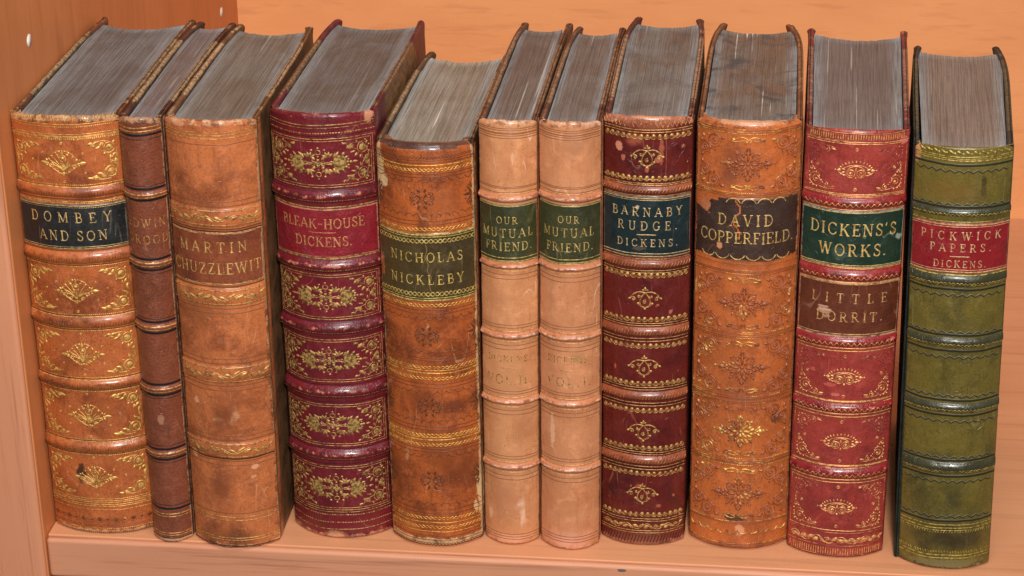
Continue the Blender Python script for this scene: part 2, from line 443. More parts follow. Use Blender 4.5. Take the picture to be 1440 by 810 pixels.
    def vine(s, v, amp, lam, w=.4, m=2.0):
        U = s.sp.U-m; n = max(2, int(round(2*U/lam))); lam = 2*U/n
        s.wave(v, amp, lam, w, m)
        for i in range(n*2):
            x = -U+lam*(i/2+.25); up = 1 if i % 2 == 0 else -1
            s.petal(x-.2*lam, v-up*amp*.5, up*.35, lam*.34, amp*1.1); s.petal(x+.1*lam, v+up*amp*.2, -up*.6, lam*.30, amp*.9)

# ------------------------------------------------------------------ serif capitals, drawn as strokes
def _arc(cx, cy, rx, ry, a0, a1, n=12):
    return [(cx+rx*math.cos(math.radians(a0+(a1-a0)*i/n)), cy+ry*math.sin(math.radians(a0+(a1-a0)*i/n))) for i in range(n+1)]
K, H = .17, .08       # thick and hairline widths
def S(x, y, r=.13): return ([(x-r, y), (x+r, y)], H)
GL = {
'A': (.78, [([(.04+.04, .03), (.39, 1)], H), ([(.38, 1), (.70, .03)], K), ([(.2, .36), (.57, .36)], H), S(.08, .03, .11), S(.70, .03)]),
'B': (.66, [([(.16, 0), (.16, 1)], K), ([(.03, .97), (.34, .97)]+_arc(.34, .75, .2, .22, 90, -90)+[(.16, .53)], .11), ([(.34, .53)]+_arc(.36, .28, .24, .25, 90, -90)+[(.03, .03)], .12)]),
'C': (.74, [(_arc(.40, .5, .32, .48, 40, 320, 20), .13), ([(.66, .98), (.66, .72)], H), ([(.66, .28), (.66, .12)], H)]),
'D': (.78, [([(.16, 0), (.16, 1)], K), ([(.03, .97), (.34, .97)]+_arc(.34, .5, .36, .47, 90, -90, 16)+[(.03, .03)], .12)]),
'E': (.64, [([(.16, 0), (.16, 1)], K), ([(.03, .97), (.57, .97), (.57, .78)], H), ([(.03, .03), (.60, .03), (.60, .24)], H), ([(.16, .52), (.44, .52)], H), ([(.44, .62), (.44, .42)], H)]),
'F': (.60, [([(.16, 0), (.16, 1)], K), ([(.03, .97), (.55, .97), (.55, .76)], H), ([(.16, .50), (.42, .50)], H), ([(.42, .6), (.42, .4)], H), S(.16, .03)]),
'G': (.80, [(_arc(.40, .5, .32, .48, 42, 330, 20), .13), ([(.66, .98), (.66, .74)], H), ([(.66, .05), (.66, .42)], K*.9), S(.66, .42, .12)]),
'H': (.84, [([(.16, 0), (.16, 1)], K), ([(.68, 0), (.68, 1)], K), ([(.16, .5), (.68, .5)], H), S(.16, .03), S(.16, .97), S(.68, .03), S(.68, .97)]),
'I': (.34, [([(.17, 0), (.17, 1)], K), S(.17, .03), S(.17, .97)]),
'K': (.80, [([(.16, 0), (.16, 1)], K), ([(.16, .42), (.62, .97)], H), ([(.32, .62), (.68, .03)], K), S(.16, .03), S(.16, .97), S(.62, .97, .11), S(.68, .03, .11)]),
'L': (.62, [([(.16, 0), (.16, 1)], K), ([(.03, .03), (.56, .03), (.56, .27)], H), S(.16, .97)]),
'M': (.96, [([(.13, 0), (.13, 1)], H), ([(.13, 1), (.47, .05)], K), ([(.47, .05), (.80, 1)], H), ([(.81, 0), (.81, 1)], K), S(.13, .03, .11), S(.81, .03), S(.10, .97, .09), S(.84, .97, .10)]),
'N': (.82, [([(.14, 0), (.14, 1)], H), ([(.14, 1), (.67, .03)], K), ([(.67, 0), (.67, 1)], H), S(.14, .03, .11), S(.08, .97, .09), S(.67, .97, .12)]),
'O': (.80, [(_arc(.40, .5, .33, .47, 0, 360, 24), .13)]),
'P': (.64, [([(.16, 0), (.16, 1)], K), ([(.03, .97), (.34, .97)]+_arc(.34, .71, .23, .26, 90, -90)+[(.16, .45)], .11), S(.16, .03)]),
'R': (.76, [([(.16, 0), (.16, 1)], K), ([(.03, .97), (.34, .97)]+_arc(.34, .72, .22, .25, 90, -90)+[(.16, .47)], .11), ([(.36, .47), (.64, .03)], K*.9), S(.16, .03), S(.68, .03, .08)]),
'S': (.58, [([(.50, .80)]+_arc(.29, .75, .19, .22, 20, 200, 10)+[(.22, .58), (.38, .44)]+_arc(.29, .26, .22, .24, 40, -160, 12), .13), ([(.50, .96), (.50, .74)], H), ([(.07, .30), (.07, .05)], H)]),
'T': (.70, [([(.35, 0), (.35, 1)], K), ([(.05, .76), (.05, .97), (.65, .97), (.65, .76)], H), S(.35, .03)]),
'U': (.80, [([(.16, .98), (.16, .30)]+_arc(.40, .28, .24, .26, 180, 360, 12)+[(.64, .98)], .12), S(.16, .97), S(.64, .97, .12)]),
'V': (.78, [([(.10, .98), (.40, 0)], K), ([(.40, 0), (.68, .98)], H), S(.10, .97), S(.68, .97, .11)]),
'W': (1.08, [([(.10, .98), (.34, 0)], K), ([(.34, 0), (.54, .95)], H), ([(.52, .98), (.76, 0)], K), ([(.76, 0), (.97, .98)], H), S(.10, .97), S(.54, .97, .09), S(.97, .97, .10)]),
'Y': (.76, [([(.09, .98), (.38, .46)], K), ([(.66, .98), (.38, .46)], H), ([(.38, .48), (.38, 0)], K), S(.09, .97, .11), S(.66, .97, .11), S(.38, .03)]),
'Z': (.66, [([(.07, .78), (.07, .97), (.58, .97)], H), ([(.57, .97), (.08, .03)], K), ([(.07, .03), (.60, .03), (.60, .24)], H)]),
'.': (.26, [([(.05, .07), (.20, .07)], .16)]),
"'": (.26, [([(.14, 1), (.09, .74)], .12)]),
'-': (.50, [([(.05, .45), (.45, .45)], .12)]),
' ': (.16, []),
}
def text(pen, t, u, v, h, width, bold=1.0, jit=.02):
    """t centred on (u, v), cap height h, stretched with letter spacing to the given width"""
    nat = sum(GL[c][0] for c in t)*h
    gap = (width-nat)/max(1, len(t)-1); kx = 1.0
    if gap < -.02*h: kx = (width-.04*h*(len(t)-1))/nat; gap = .04*h
    x = u-width/2; rnd = random.Random(t)
    for c in t:
        wd, strokes = GL[c]
        p = pen.at(x, v-h/2+rnd.uniform(-jit, jit)*h, 1, 1, rnd.uniform(-jit, jit))
        for pts, w in strokes:
            p.line([(a*h*kx, b*h) for a, b in pts], w*h*bold*.84)
        x += wd*h*kx+gap

# ------------------------------------------------------------------ ornaments (mm, origin at their centre or corner)
def palmette(p):
    for sx in (1, -1):
        q = p.at(0, 0, sx, 1)
        for k, (a, L) in enumerate(((76, 9.0), (58, 9.2), (42, 9.0), (27, 8.2))):
            a = math.radians(a); ex, ey = L*math.cos(a)*1.12, -4.6+L*math.sin(a)
            q.curve((.2, -4.6), (ex*.35, ey*.15-1.0), (ex, ey), .62); q.dot(ex+.25, ey+.35, .62)
        q.spiral(6.6, -1.6, 1.7, 1.8, 1.3, .5); q.spiral(3.4, -3.9, 1.1, 2.2, 1.1, .42)
        q.petal(8.6, -.4, .05, 4.6, 2.0); q.petal(8.4, .6, .9, 1.9, 1.0); q.petal(8.4, -1.0, -.9, 1.9, 1.0)
        q.curve((.6, -6.6), (5, -5.0), (8.4, -.6), .5)
        for k in range(5): q.dot(1.4+k*1.5, -6.0+k*.95, .42)
        q.petal(2.2, 3.2, 1.0, 2.4, 1.0); q.dot(1.5, 6.6, .55); q.dot(3.6, 5.6, .5)
        q.curve((1.2, 6.9), (5.0, 6.6), (7.4, 2.4), .36)
    p.dot(0, 2.5, 1.0); p.ring(0, 2.5, 1.8, .4); p.petal(0, 4.6, math.pi/2, 3.0, 1.5); p.petal(0, -5.2, -math.pi/2, 2.6, 1.8); p.petal(0, -4.4, math.pi/2, 4.8, 1.0)
def arabesque(p):
    p.ring(5.0, 5.0, 2.7, .5); p.dot(5.0, 5.0, 1.7)
    p.spiral(5.0, 5.0, 3.9, -1.2, .72, .45, 1, .6)
    p.curve((5.5, 1.6), (9.5, .6), (15.5, 2.6), .5); p.curve((1.6, 5.4), (.8, 9), (2.0, 13), .5)
    for (x, y, a, L, W) in ((8.0, 1.8, .9, 4.2, 1.7), (10.5, 1.4, .45, 4.8, 1.8), (13.0, 1.7, .3, 4.6, 1.5), (9.0, 4.2, .2, 3.4, 1.3), (11.8, 3.4, 0.0, 2.4, 1.0),
                            (1.7, 8.2, .75, 3.8, 1.5), (1.6, 10.6, 1.2, 3.6, 1.4), (4.4, 8.8, 1.3, 2.8, 1.2), (2.0, 1.6, .7, 2.2, 1.0), (7.2, 7.4, .8, 2.0, .9)): p.petal(x, y, a, L, W)
def thistles(p):
    for sx in (1, -1):
        q = p.at(0, 0, sx, 1)
        q.dot(8.3, 0, 2.7, 3.5)
        for a in (-70, -35, 0, 35, 70):
            a = math.radians(a); q.petal(8.3+2.4*math.cos(a), 3.3*math.sin(a), a*.75, 2.1, 1.2)
        for a in (-1, 1):
            q.petal(5.6, a*.9, math.pi+a*.55, 1.8, 1.0); q.petal(6.6, a*3.0, a*1.0, 2.6, 1.2); q.petal(5.8, a*2.2, a*1.25, 2.6, 1.1)
            q.curve((5.6, a*.3), (2.6, a*.8), (0, -a*.8), .5); q.curve((2.4, -a*.9), (1.0, -a*.6), (-2.6, a*1.4), .42)
            for b in (40, 75, 110, 150):
                b = math.radians(b); q.petal(3.6, a*2.6, a*b, 2.9, 1.25)
            q.petal(1.4, a*1.3, a*1.1, 2.2, 1.2); q.petal(.6, a*.6, a*2.2, 1.9, .9); q.dot(2.5, a*6.0, .5); q.dot(11.6, a*1.3, .5)
        q.dot(12.6, 0, .6); q.petal(13.3, 0, 0, 2.2, 1.1)
    for a in (-1, 1): p.ring(0, a*5.0, 1.0, .45); p.dot(0, a*7.0, .5); p.dot(0, a*3.0, .45)
def garland_corner(p):
    p.dot(4.2, 4.0, 1.7); p.ring(4.2, 4.0, 2.5, .4)
    p.curve((1.0, 9.8), (1.2, 2.0), (6.4, 1.4), .45); p.curve((6.4, 1.4), (8.8, 1.2), (11.6, 2.6), .45)
    p.curve((6.8, 4.6), (9.5, 3.8), (12.2, 1.2), .4); p.curve((4.6, 6.6), (5.2, 8.6), (2.0, 11.6), .4)
    for (x, y, a, L, W) in ((8.2, 2.2, .35, 4.2, 2.2), (11.5, 1.2, .1, 2.4, 1.0), (2.0, 7.6, 1.3, 3.4, 1.8), (1.2, 10.2, 1.2, 2.2, .9), (6.2, 6.0, .7, 2.8, 1.3), (1.4, 1.4, .8, 1.6, .9), (5.2, 7.2, 1.4, 2.0, .9), (7.6, 5.2, .2, 2.0, .9)): p.petal(x, y, a, L, W)
    for (x, y) in ((13.4, .9), (7.0, .8), (.8, 6.2), (9.6, 5.6), (3.4, 9.6), (.9, 3.2), (2.6, .9)): p.dot(x, y, .42)
def pendant(p):
    for sx in (1, -1):
        q = p.at(0, 0, sx, 1)
        q.curve((0, 2.9), (4.6, 4.6), (6.6, 0), .6, False); q.spiral(5.3, -.3, 1.25, 0.2, 1.2, .5); q.spiral(2.7, 1.2, .95, 2.6, 1.1, .45); q.dot(7.0, -.1, .6)
        q.curve((.1, 3.0), (4.6, -2.6), (0, -4.7), .5, False);  q.dot(3.1, -2.5, .62); q.curve((3.0, -2.4), (2.4, -4.2), (.3, -4.6), .4)
        q.petal(.2, 4.0, .5, 1.5, .8); q.dot(4.3, 2.6, .35)
    p.petal(0, 3.8, math.pi/2, 2.2, 1.5); p.dot(0, -5.3, .6); p.spiral(0, -1.7, 1.05, 1.2, 1.3, .42)
def rosette(p):
    for k in range(8):
        q = p.at(0, 0, 1, .92, k*math.pi/4)
        q.petal(.9, 0, 0, 4.2, 1.5)
        if k % 2:
            for a in (-1, 1): q.spiral(5.0, a*1.25, 1.35, -2*a, 1.1, .5, a); q.petal(3.2, a*.9, a*.5, 2.6, 1.0)
            q.petal(6.0, 0, 0, 1.9, 1.3)
        else:
            for a in (-1, 1): q.petal(4.0, a*.4, a*.6, 2.9, 1.3); q.petal(5.6, a*.5, a*.25, 2.4, 1.0)
            q.dot(7.4, 0, .75)
    for sx in (1, -1):
        q = p.at(0, 0, sx, 1); q.petal(7.2, 0, 0, 4.4, 2.3); q.petal(7.4, .9, .8, 2.4, 1.2); q.petal(7.4, -.9, -.8, 2.4, 1.2); q.dot(12.0, 0, .5)
    p.dot(0, 0, .9)
def volute_corner(p):
    p.spiral(9.6, 4.2, 3.3, 2.8, 1.7, .55); p.ring(9.6, 4.2, 3.6, .45); p.spiral(3.8, 8.8, 3.0, -.6, 1.6, .55, -1); p.ring(3.8, 8.8, 3.2, .45)
    p.petal(12.9, 2.6, -.3, 3.4, 1.7); p.petal(2.6, 11.8, 1.9, 2.8, 1.4); p.petal(6.2, 7.2, .8, 2.8, 1.2); p.petal(9.4, 8.0, 1.2, 2.0, .8)
    p.petal(1.6, 1.6, .75, 3.0, 1.4); p.petal(1.2, 4.2, 1.2, 2.2, 1.0); p.petal(4.6, 1.2, .2, 2.4, 1.0); p.dot(13.8, 6.2, .4); p.dot(7.0, 11.2, .4)
def cresting(p):
    for sx in (1, -1):
        q = p.at(0, 0, sx, 1)
        q.curve((.4, 2.2), (3.4, 5.0), (8.4, 1.2), .5, False); q.curve((8.4, 1.2), (4.2, .6), (1.6, 2.4), .4); q.petal(5.8, 1.8, .2, 3.4, 1.2); q.spiral(1.0, 1.5, .9, 2, 1.1, .4)
def lozenge(p):
    for sx in (1, -1):
        q = p.at(0, 0, sx, 1)
        q.spiral(2.6, -1.5, 1.9, 2.4, 1.6, .42, -1); q.ring(2.6, -1.5, 2.1, .32)
        for k in range(7):
            a = math.radians(90-k*13); q.petal(7.6*math.cos(a), -.6+4.4*math.sin(a), a*.9+.15, 1.5, .75)
        q.petal(5.2, .2, .35, 2.2, .9); q.petal(5.4, -.8, -.3, 2.4, .9); q.petal(7.2, -.2, .1, 2.6, 1.0); q.dot(10.2, 0, .4)
        q.curve((4.6, -2.4), (7, -2.4), (8.6, -.8), .4); q.dot(5.9, -2.6, .42); q.dot(7.3, -2.0, .4)
    p.arc(0, -.6, 4.3, math.radians(12), math.radians(168), .42, ry=2.9); p.arc(0, -.8, 6.9, math.radians(20), math.radians(160), .36, ry=3.7)
    p.petal(0, -.6, math.pi/2, 2.2, 1.0); p.petal(0, -3.2, -math.pi/2, 1.6, 1.0)
def dotted_corner(p):
    p.spiral(4.6, 4.6, 2.3, 0, 1.4, .4); p.arc(4.6, 4.6, 3.4, 1.0, 5.8, .34); p.spiral(10.2, 2.4, 1.6, 1.5, 1.3, .38, -1); p.spiral(2.2, 9.8, 1.4, 0, 1.3, .34)
    p.curve((6.6, 1.4), (10, .2), (14.6, 1.2), .4); p.petal(12.0, 1.6, .25, 3.0, 1.2); p.petal(1.6, 11.4, 1.4, 2.4, 1.0)
    for (x, y) in ((1.4, 1.4), (3.2, 1.0), (1.0, 3.2), (5.2, .8), (.8, 5.4), (.8, 7.4), (7.6, 4.4), (8.4, 3.4), (4.8, 8.4), (3.8, 9.6), (6.6, 6.6)): p.dot(x, y, .42)
def blind_rose(p):
    for k in range(4):
        q = p.at(0, 0, 1 if k % 2 else -1, 1 if k < 2 else -1)
        q.spiral(3.4, 2.4, 1.9, 2.8, 1.3, .4); q.spiral(4.6, .6, 1.2, 2, 1.1, .36); q.petal(1.0, 3.0, 1.2, 2.6, 1.2); q.petal(.8, .6, .9, 2.6, 1.0)
    p.ring(0, 0, .9, .35)
def blind_side(p):
    for a in (-1, 1):
        p.petal(.2, 0, a*.9, 4.4, 1.3); p.spiral(2.2, a*3.6, 1.5, 3, 1.3, .4, a); p.petal(.4, a*2.0, a*1.3, 4.0, 1.1); p.dot(3.9, a*1.8, .5)
    p.petal(.4, 0, 0, 5.2, 1.4)
def roundel(p): p.ring(0, 0, .8, .4); p.dot(0, 0, .3)
def corners(p, U, v0, v1, fn, mx=1.2, my=.9, k=1.0, which=(1, 1, 1, 1)):
    for i, (sx, sy) in enumerate(((-1, 1), (1, 1), (-1, -1), (1, -1))):
        if which[i]:
            q = p.at(sx*(U-mx), (v1-my) if sy > 0 else (v0+my), -sx*k, -sy*k); fn(q)

# ------------------------------------------------------------------ book body
GROUP = 'old leather bound books in a row on the shelf'
class Book:
    def __init__(s, label, x, y, w, h, d, wb, yaw, lean, b, seed, mats, hinge=(.3, .3), cap=.5, capr=1.7, tailwear=.6,
                 curl=(0, 0), out=(0, 0), notch=.8, pg=None, cover=None, page_gap=0.0, bandwear=.5, sq=2.3):
        s.h, s.w, s.d, s.wb, s.b = h, w, d, wb, b
        s.root = bpy.data.objects.new('antique_book', None); C.objects.link(s.root)
        tag(s.root, label, 'book', GROUP)
        # lean about the depth axis, lowest foot on the shelf
        dz = abs(w/2*math.sin(lean))
        s.root.matrix_world = Matrix.Translation((x*.001, y*.001, dz*.001+.00005)) @ Matrix.Rotation(yaw, 4, 'Z') @ Matrix.Rotation(lean, 4, 'Y')
        s.sp = Spine(w, b, h, seed); s.seed = seed; s.mats = mats; s.bandwear = bandwear
        s.mb = MB(); s._spine(hinge, cap, capr, tailwear, notch)
        s.cover(-1, cover, curl[0], out[0]); s.cover(1, cover, curl[1], out[1])
        s.pages(pg, page_gap, sq)
        s.bandlist = []
    def _spine(s, hinge, cap, r, tailwear, notch):
        sp, h = s.sp, s.h
        nu = 44; U = sp.U
        us = [-U+2*U*k/nu for k in range(nu+1)]
        prof = []                                     # (v as distance from top/bottom, inset, wear)
        rows, wears = [], []
        def row(vfun, inset, wfun):
            R, Wr = [], []
            # wrap on to the boards: hinge groove then flat leather
            xs = s.w/2
            for sgn in (-1,):
                for (yy, o) in ((7.0, .32), (4.2, .30), (2.2, -.15), (.9, -.35)):
                    R.append((-(xs+o-inset)*.001, yy*.001, vfun(-U)*.001)); Wr.append(max(wfun(-U), hinge[0]*(.9 if yy < 3 else .3)))
            for u in us:
                v = vfun(u); x, y, z = sp.raw(u, v, sp.wob(u, v)-inset)
                R.append((x*.001, y*.001, z*.001))
                e = abs(u)/U
                hw = (hinge[0] if u < 0 else hinge[1])*max(0, (e-.90)/.10)
                Wr.append(max(wfun(u), hw))
            for (yy, o) in ((.9, -.35), (2.2, -.15), (4.2, .30), (7.0, .32)):
                R.append(((xs+o-inset)*.001, yy*.001, vfun(U)*.001)); Wr.append(max(wfun(U), hinge[1]*(.9 if yy < 3 else .3)))
            rows.append(R); wears.append(Wr)
        sd = s.seed
        def nz(u, k): return notch*(.9*noise.noise((u*.16+sd*3, k, sd))+.6*noise.noise((u*.7, k+sd, 5.0)))
        top = lambda u: h-.7+2.2*(1-(u/U)**2)+min(.15, nz(u, 1.0))-.8*max(0, noise.noise((u*.35, sd, 9))-.25)*notch
        bot = lambda u: max(.05, .25-nz(u, 7.0)*.6)
        # tail roll (inside up), body, head roll
        for t in (2.6, 2.0, 1.4, .8, .3):
            a = t; row(lambda u, a=a: bot(u)+r*.75*(1-math.sin(min(a, math.pi/2))) if a < math.pi/2 else bot(u)+.3*(a-math.pi/2), r*.75*(1-math.cos(min(a, math.pi/2)))+(.9*(a-math.pi/2) if a > math.pi/2 else 0), lambda u: tailwear)
        n = int(h/1.6)
        for k in range(n+1):
            t = k/n
            def vf(u, t=t): return (bot(u)+r)+(top(u)-r-bot(u)-r)*t
            dt = t*h; e = min(dt, h-dt)
            ww = tailwear*max(0, 1-dt/3.0) if dt < 10 else cap*max(0, 1-(h-dt)/3.0)
            row(vf, 0, lambda u, ww=ww: ww)
        for a in (.35, .7, 1.05, 1.4, 1.75, 2.2, 2.7):
            row(lambda u, a=a: top(u)-r+r*math.sin(a), r*(1-math.cos(a)), lambda u, a=a: cap*(1.0 if a > .5 else .8))
        row(lambda u: top(u)-r-2.4, r*2.0, lambda u: .2)
        s.mb.grid(rows, 0, wears)
    def cover(s, sgn, mat, curl, out=0):
        h, d, T = s.h, s.d, 2.7
        def lines(L):
            a = [0, .25, .6, 1.1, 1.8, 3, 6]; n = max(20, int(L/2.4))
            return a+[6+(L-12)*k/n for k in range(1, n)]+[L-q for q in reversed(a)]
        y0 = 1.2 if not out else .2; ys = [y0+q for q in lines(d-y0)]; zs = lines(h)
        mb = MB(); sd = s.seed+sgn*3.7
        def corner(y, z):                              # rounded back corners
            R = 3.0; ey, ez = d-R, (h-R if z > h/2 else R)
            if y > ey and ((z > h-R) or (z < R)):
                dy, dz = y-ey, z-ez; m = max(abs(dy), abs(dz)); l = math.hypot(dy, dz)
                if l > 0: return ey+dy*m/l, ez+dz*m/l
            return y, z
        def P(y, z, side):
            e = min(y-y0, d-y, z, h-z); t = T/2*(1 if e >= 1.1 else max(.18, math.sqrt(max(0, 1-(1-e/1.1)**2))))
            yy, zz = corner(y, z)
            rag = .28*noise.noise((yy*.13, zz*.13, sd))+.10*noise.noise((yy*.42, zz*.4, sd)); zz += rag*(1 if z > h-1 else 0); zz = max(0, zz); 
            cz = max(0, 1-(h-z)/7)*max(0, 1-(d-y)/9); zz = max(0, zz+1.3*cz*(noise.noise((yy*.45, zz*.45, sd+5))+.15)); t *= 1+.55*cz*(1+noise.noise((yy*.6, zz*.6, sd+9)))
            xo = s.w/2+out*max(0, 1-max(0, yy)/d)*(1-.6*zz/h)+(s.wb-s.w)/2*(yy/d)
            q = yy/d; bend = curl*(q**9)*max(0, (zz/h-.75)/.25)**2+ .35*noise.noise((yy*.02, zz*.02, sd))*q
            x = xo-T/2+side*t
            return ((sgn*x+bend-sgn*.0)*.001, yy*.001, zz*.001)
        for side in (1, -1):
            rows = [[P(y, z, side) for y in ys] for z in zs]
            wr = [[(1.0 if min(d-y, z, h-z) < .5 else .75 if min(d-y, h-z) < 1.2 else .35 if min(d-y, h-z, z) < 3 else .0) for y in ys] for z in zs]
            mb.grid(rows, 0, wr)
        ny, nz_ = len(ys), len(zs); off = ny*nz_
        per = [(0, j) for j in range(ny)]+[(i, ny-1) for i in range(1, nz_)]+[(nz_-1, j) for j in range(ny-2, -1, -1)]+[(i, 0) for i in range(nz_-2, 0, -1)]
        ids = [i*ny+j for i, j in per]
        for a, b in zip(ids, ids[1:]+ids[:1]): mb.face((a, b, b+off, a+off))
        mb.build('cover', [mat], s.root)
    def pages(s, mat, gap, sq):
        h, d = s.h-sq, s.d-4.5
        rnd = random.Random(s.seed); mb = MB()
        hw0, hw1 = s.w/2-3.1, s.wb/2-3.1
        n = int(hw0*2/.30); ny = 18; rows = []
        zs = []; g = 0
        for i in range(n+1):
            g = g*.88+rnd.gauss(0, .045); zs.append(g+rnd.gauss(0, .06))
        if gap:
            for i in range(n+1):
                zs[i] += gap*.7*noise.noise((i*.12, s.seed, 0))
                if noise.noise((i*.45, s.seed, 4)) > .42: zs[i] -= gap*.9
        for i in range(n+1):
            q = -1+2*i/n
            yf = -s.b*(1-abs(q*.93)**s.sp.e)+2.9
            yb = d-7.0*(1-q*q)*min(1.4, s.w/40)-.07*rnd.random()
            col = []
            for k in range(ny+1):
                t = k/ny; y = yf+(yb-yf)*t
                hw = hw0+(hw1-hw0)*max(0, y)/d
                x = q*hw+gap*.5*noise.noise((q*2.5, y*.03, s.seed))*(1-q*q)
                z = h+zs[i]+.12*noise.noise((q*6, y*.05, s.seed+2))-.5*q*q*(1-t)
                col.append((x, y, z))
            rows.append(col)
        top = [[(x*.001, y*.001, z*.001) for x, y, z in c] for c in rows]
        ids = mb.grid(top, 0, [[max(0, 1-min(i, n-i)/(n*.13+4))*.9+max(0, 1-k/2.5)*.5*(1 if k < 3 else 0) for k in range(ny+1)] for i in range(n+1)])
        bot = [[(x*.001, y*.001, .0030) for x, y, z in c] for c in rows]
        idb = mb.grid(bot)
        for I, J in ((0, None), (-1, None)):
            for k in range(ny): mb.face((ids[I][k], ids[I][k+1], idb[I][k+1], idb[I][k]))
        for k in (0, -1):
            for i in range(n): mb.face((ids[i][k], ids[i+1][k], idb[i+1][k], idb[i][k]))
        mb.build('text_block', [mat], s.root)
    def band(s, v0, v1, hh):
        s.bandlist.append((v0, v1, hh)); s.sp.bands.append((v0, v1, hh))
    def pen(s, slot, off=.05, h=.17): return Pen(s.mb, s.sp, slot, off, h=h)
    def patch(s, v0, v1, mat_slots, off=.22, keep=None, inset=.3, seed=0, rag=0.0):
        """leather title piece pasted on the spine; returns its own mesh builder to letter on"""
        mb = MB(); U = s.sp.U-inset; nu, nv = 80, max(8, int((v1-v0)/.6)); rows = []
        for j in range(nv+1):
            v = v0+(v1-v0)*j/nv; r = []
            for i in range(nu+1):
                u = -U+2*U*i/nu; edge = min(i, nu-i, j, nv-j) == 0
                rv = rag*noise.noise((u*.5, v*.5, seed+s.seed)) if (j == 0 or j == nv) else 0
                r.append(s.sp.P(u, v+rv, -.08 if edge else off))
            rows.append(r)
        wr = [[.8 if min(i, nu-i, j, nv-j) <= 1 else 0 for i in range(nu+1)] for j in range(nv+1)]
        kf = None
        if keep: kf = lambda j, i: keep(-U+2*U*(i+.5)/nu, v0+(v1-v0)*(j+.5)/nv)
        mb.grid(rows, 0, wr, kf)
        return mb
    def finish(s):
        sp_o = s.mb.build('spine', s.mats, s.root)
        s.spine_obj = sp_o
        for (v0, v1, hh) in s.bandlist:
            mb = MB(); U = s.sp.U; nu, nv = 44, 14; rows, wr = [], []
            for j in range(nv+1):
                t = j/nv; v = v0+(v1-v0)*t; r, q = [], []
                for i in range(nu+1):
                    u = -U+2*U*i/nu; e = 1-max(0, (abs(u)/U-.95)/.05)*.7
                    o = hh*math.sin(math.pi*t)**.75*e-(.12 if j in (0, nv) else 0)
                    x, y, z = s.sp.raw(u, v+s.sp.skew(u, v), o*(1+.12*noise.noise((u*.12, v*.1, s.seed+8)))+s.sp.wob(u, v)+.08*noise.noise((u*.4, v*.6, s.seed)))
                    r.append((x*.001, y*.001, z*.001)); q.append(s.bandwear*(math.sin(math.pi*min(1, max(0, (1.05-t)*1.1)))**2))
                rows.append(r); wr.append(q)
            mb.grid(rows, 0, wr)
            if getattr(s, 'band_extra', None): s.band_extra(mb, v0, v1)
            mb.build('raised_band', s.band_mats if hasattr(s, 'band_mats') else s.mats, sp_o)
    def label(s, mb, mats): mb.build('title_label', mats, s.spine_obj)

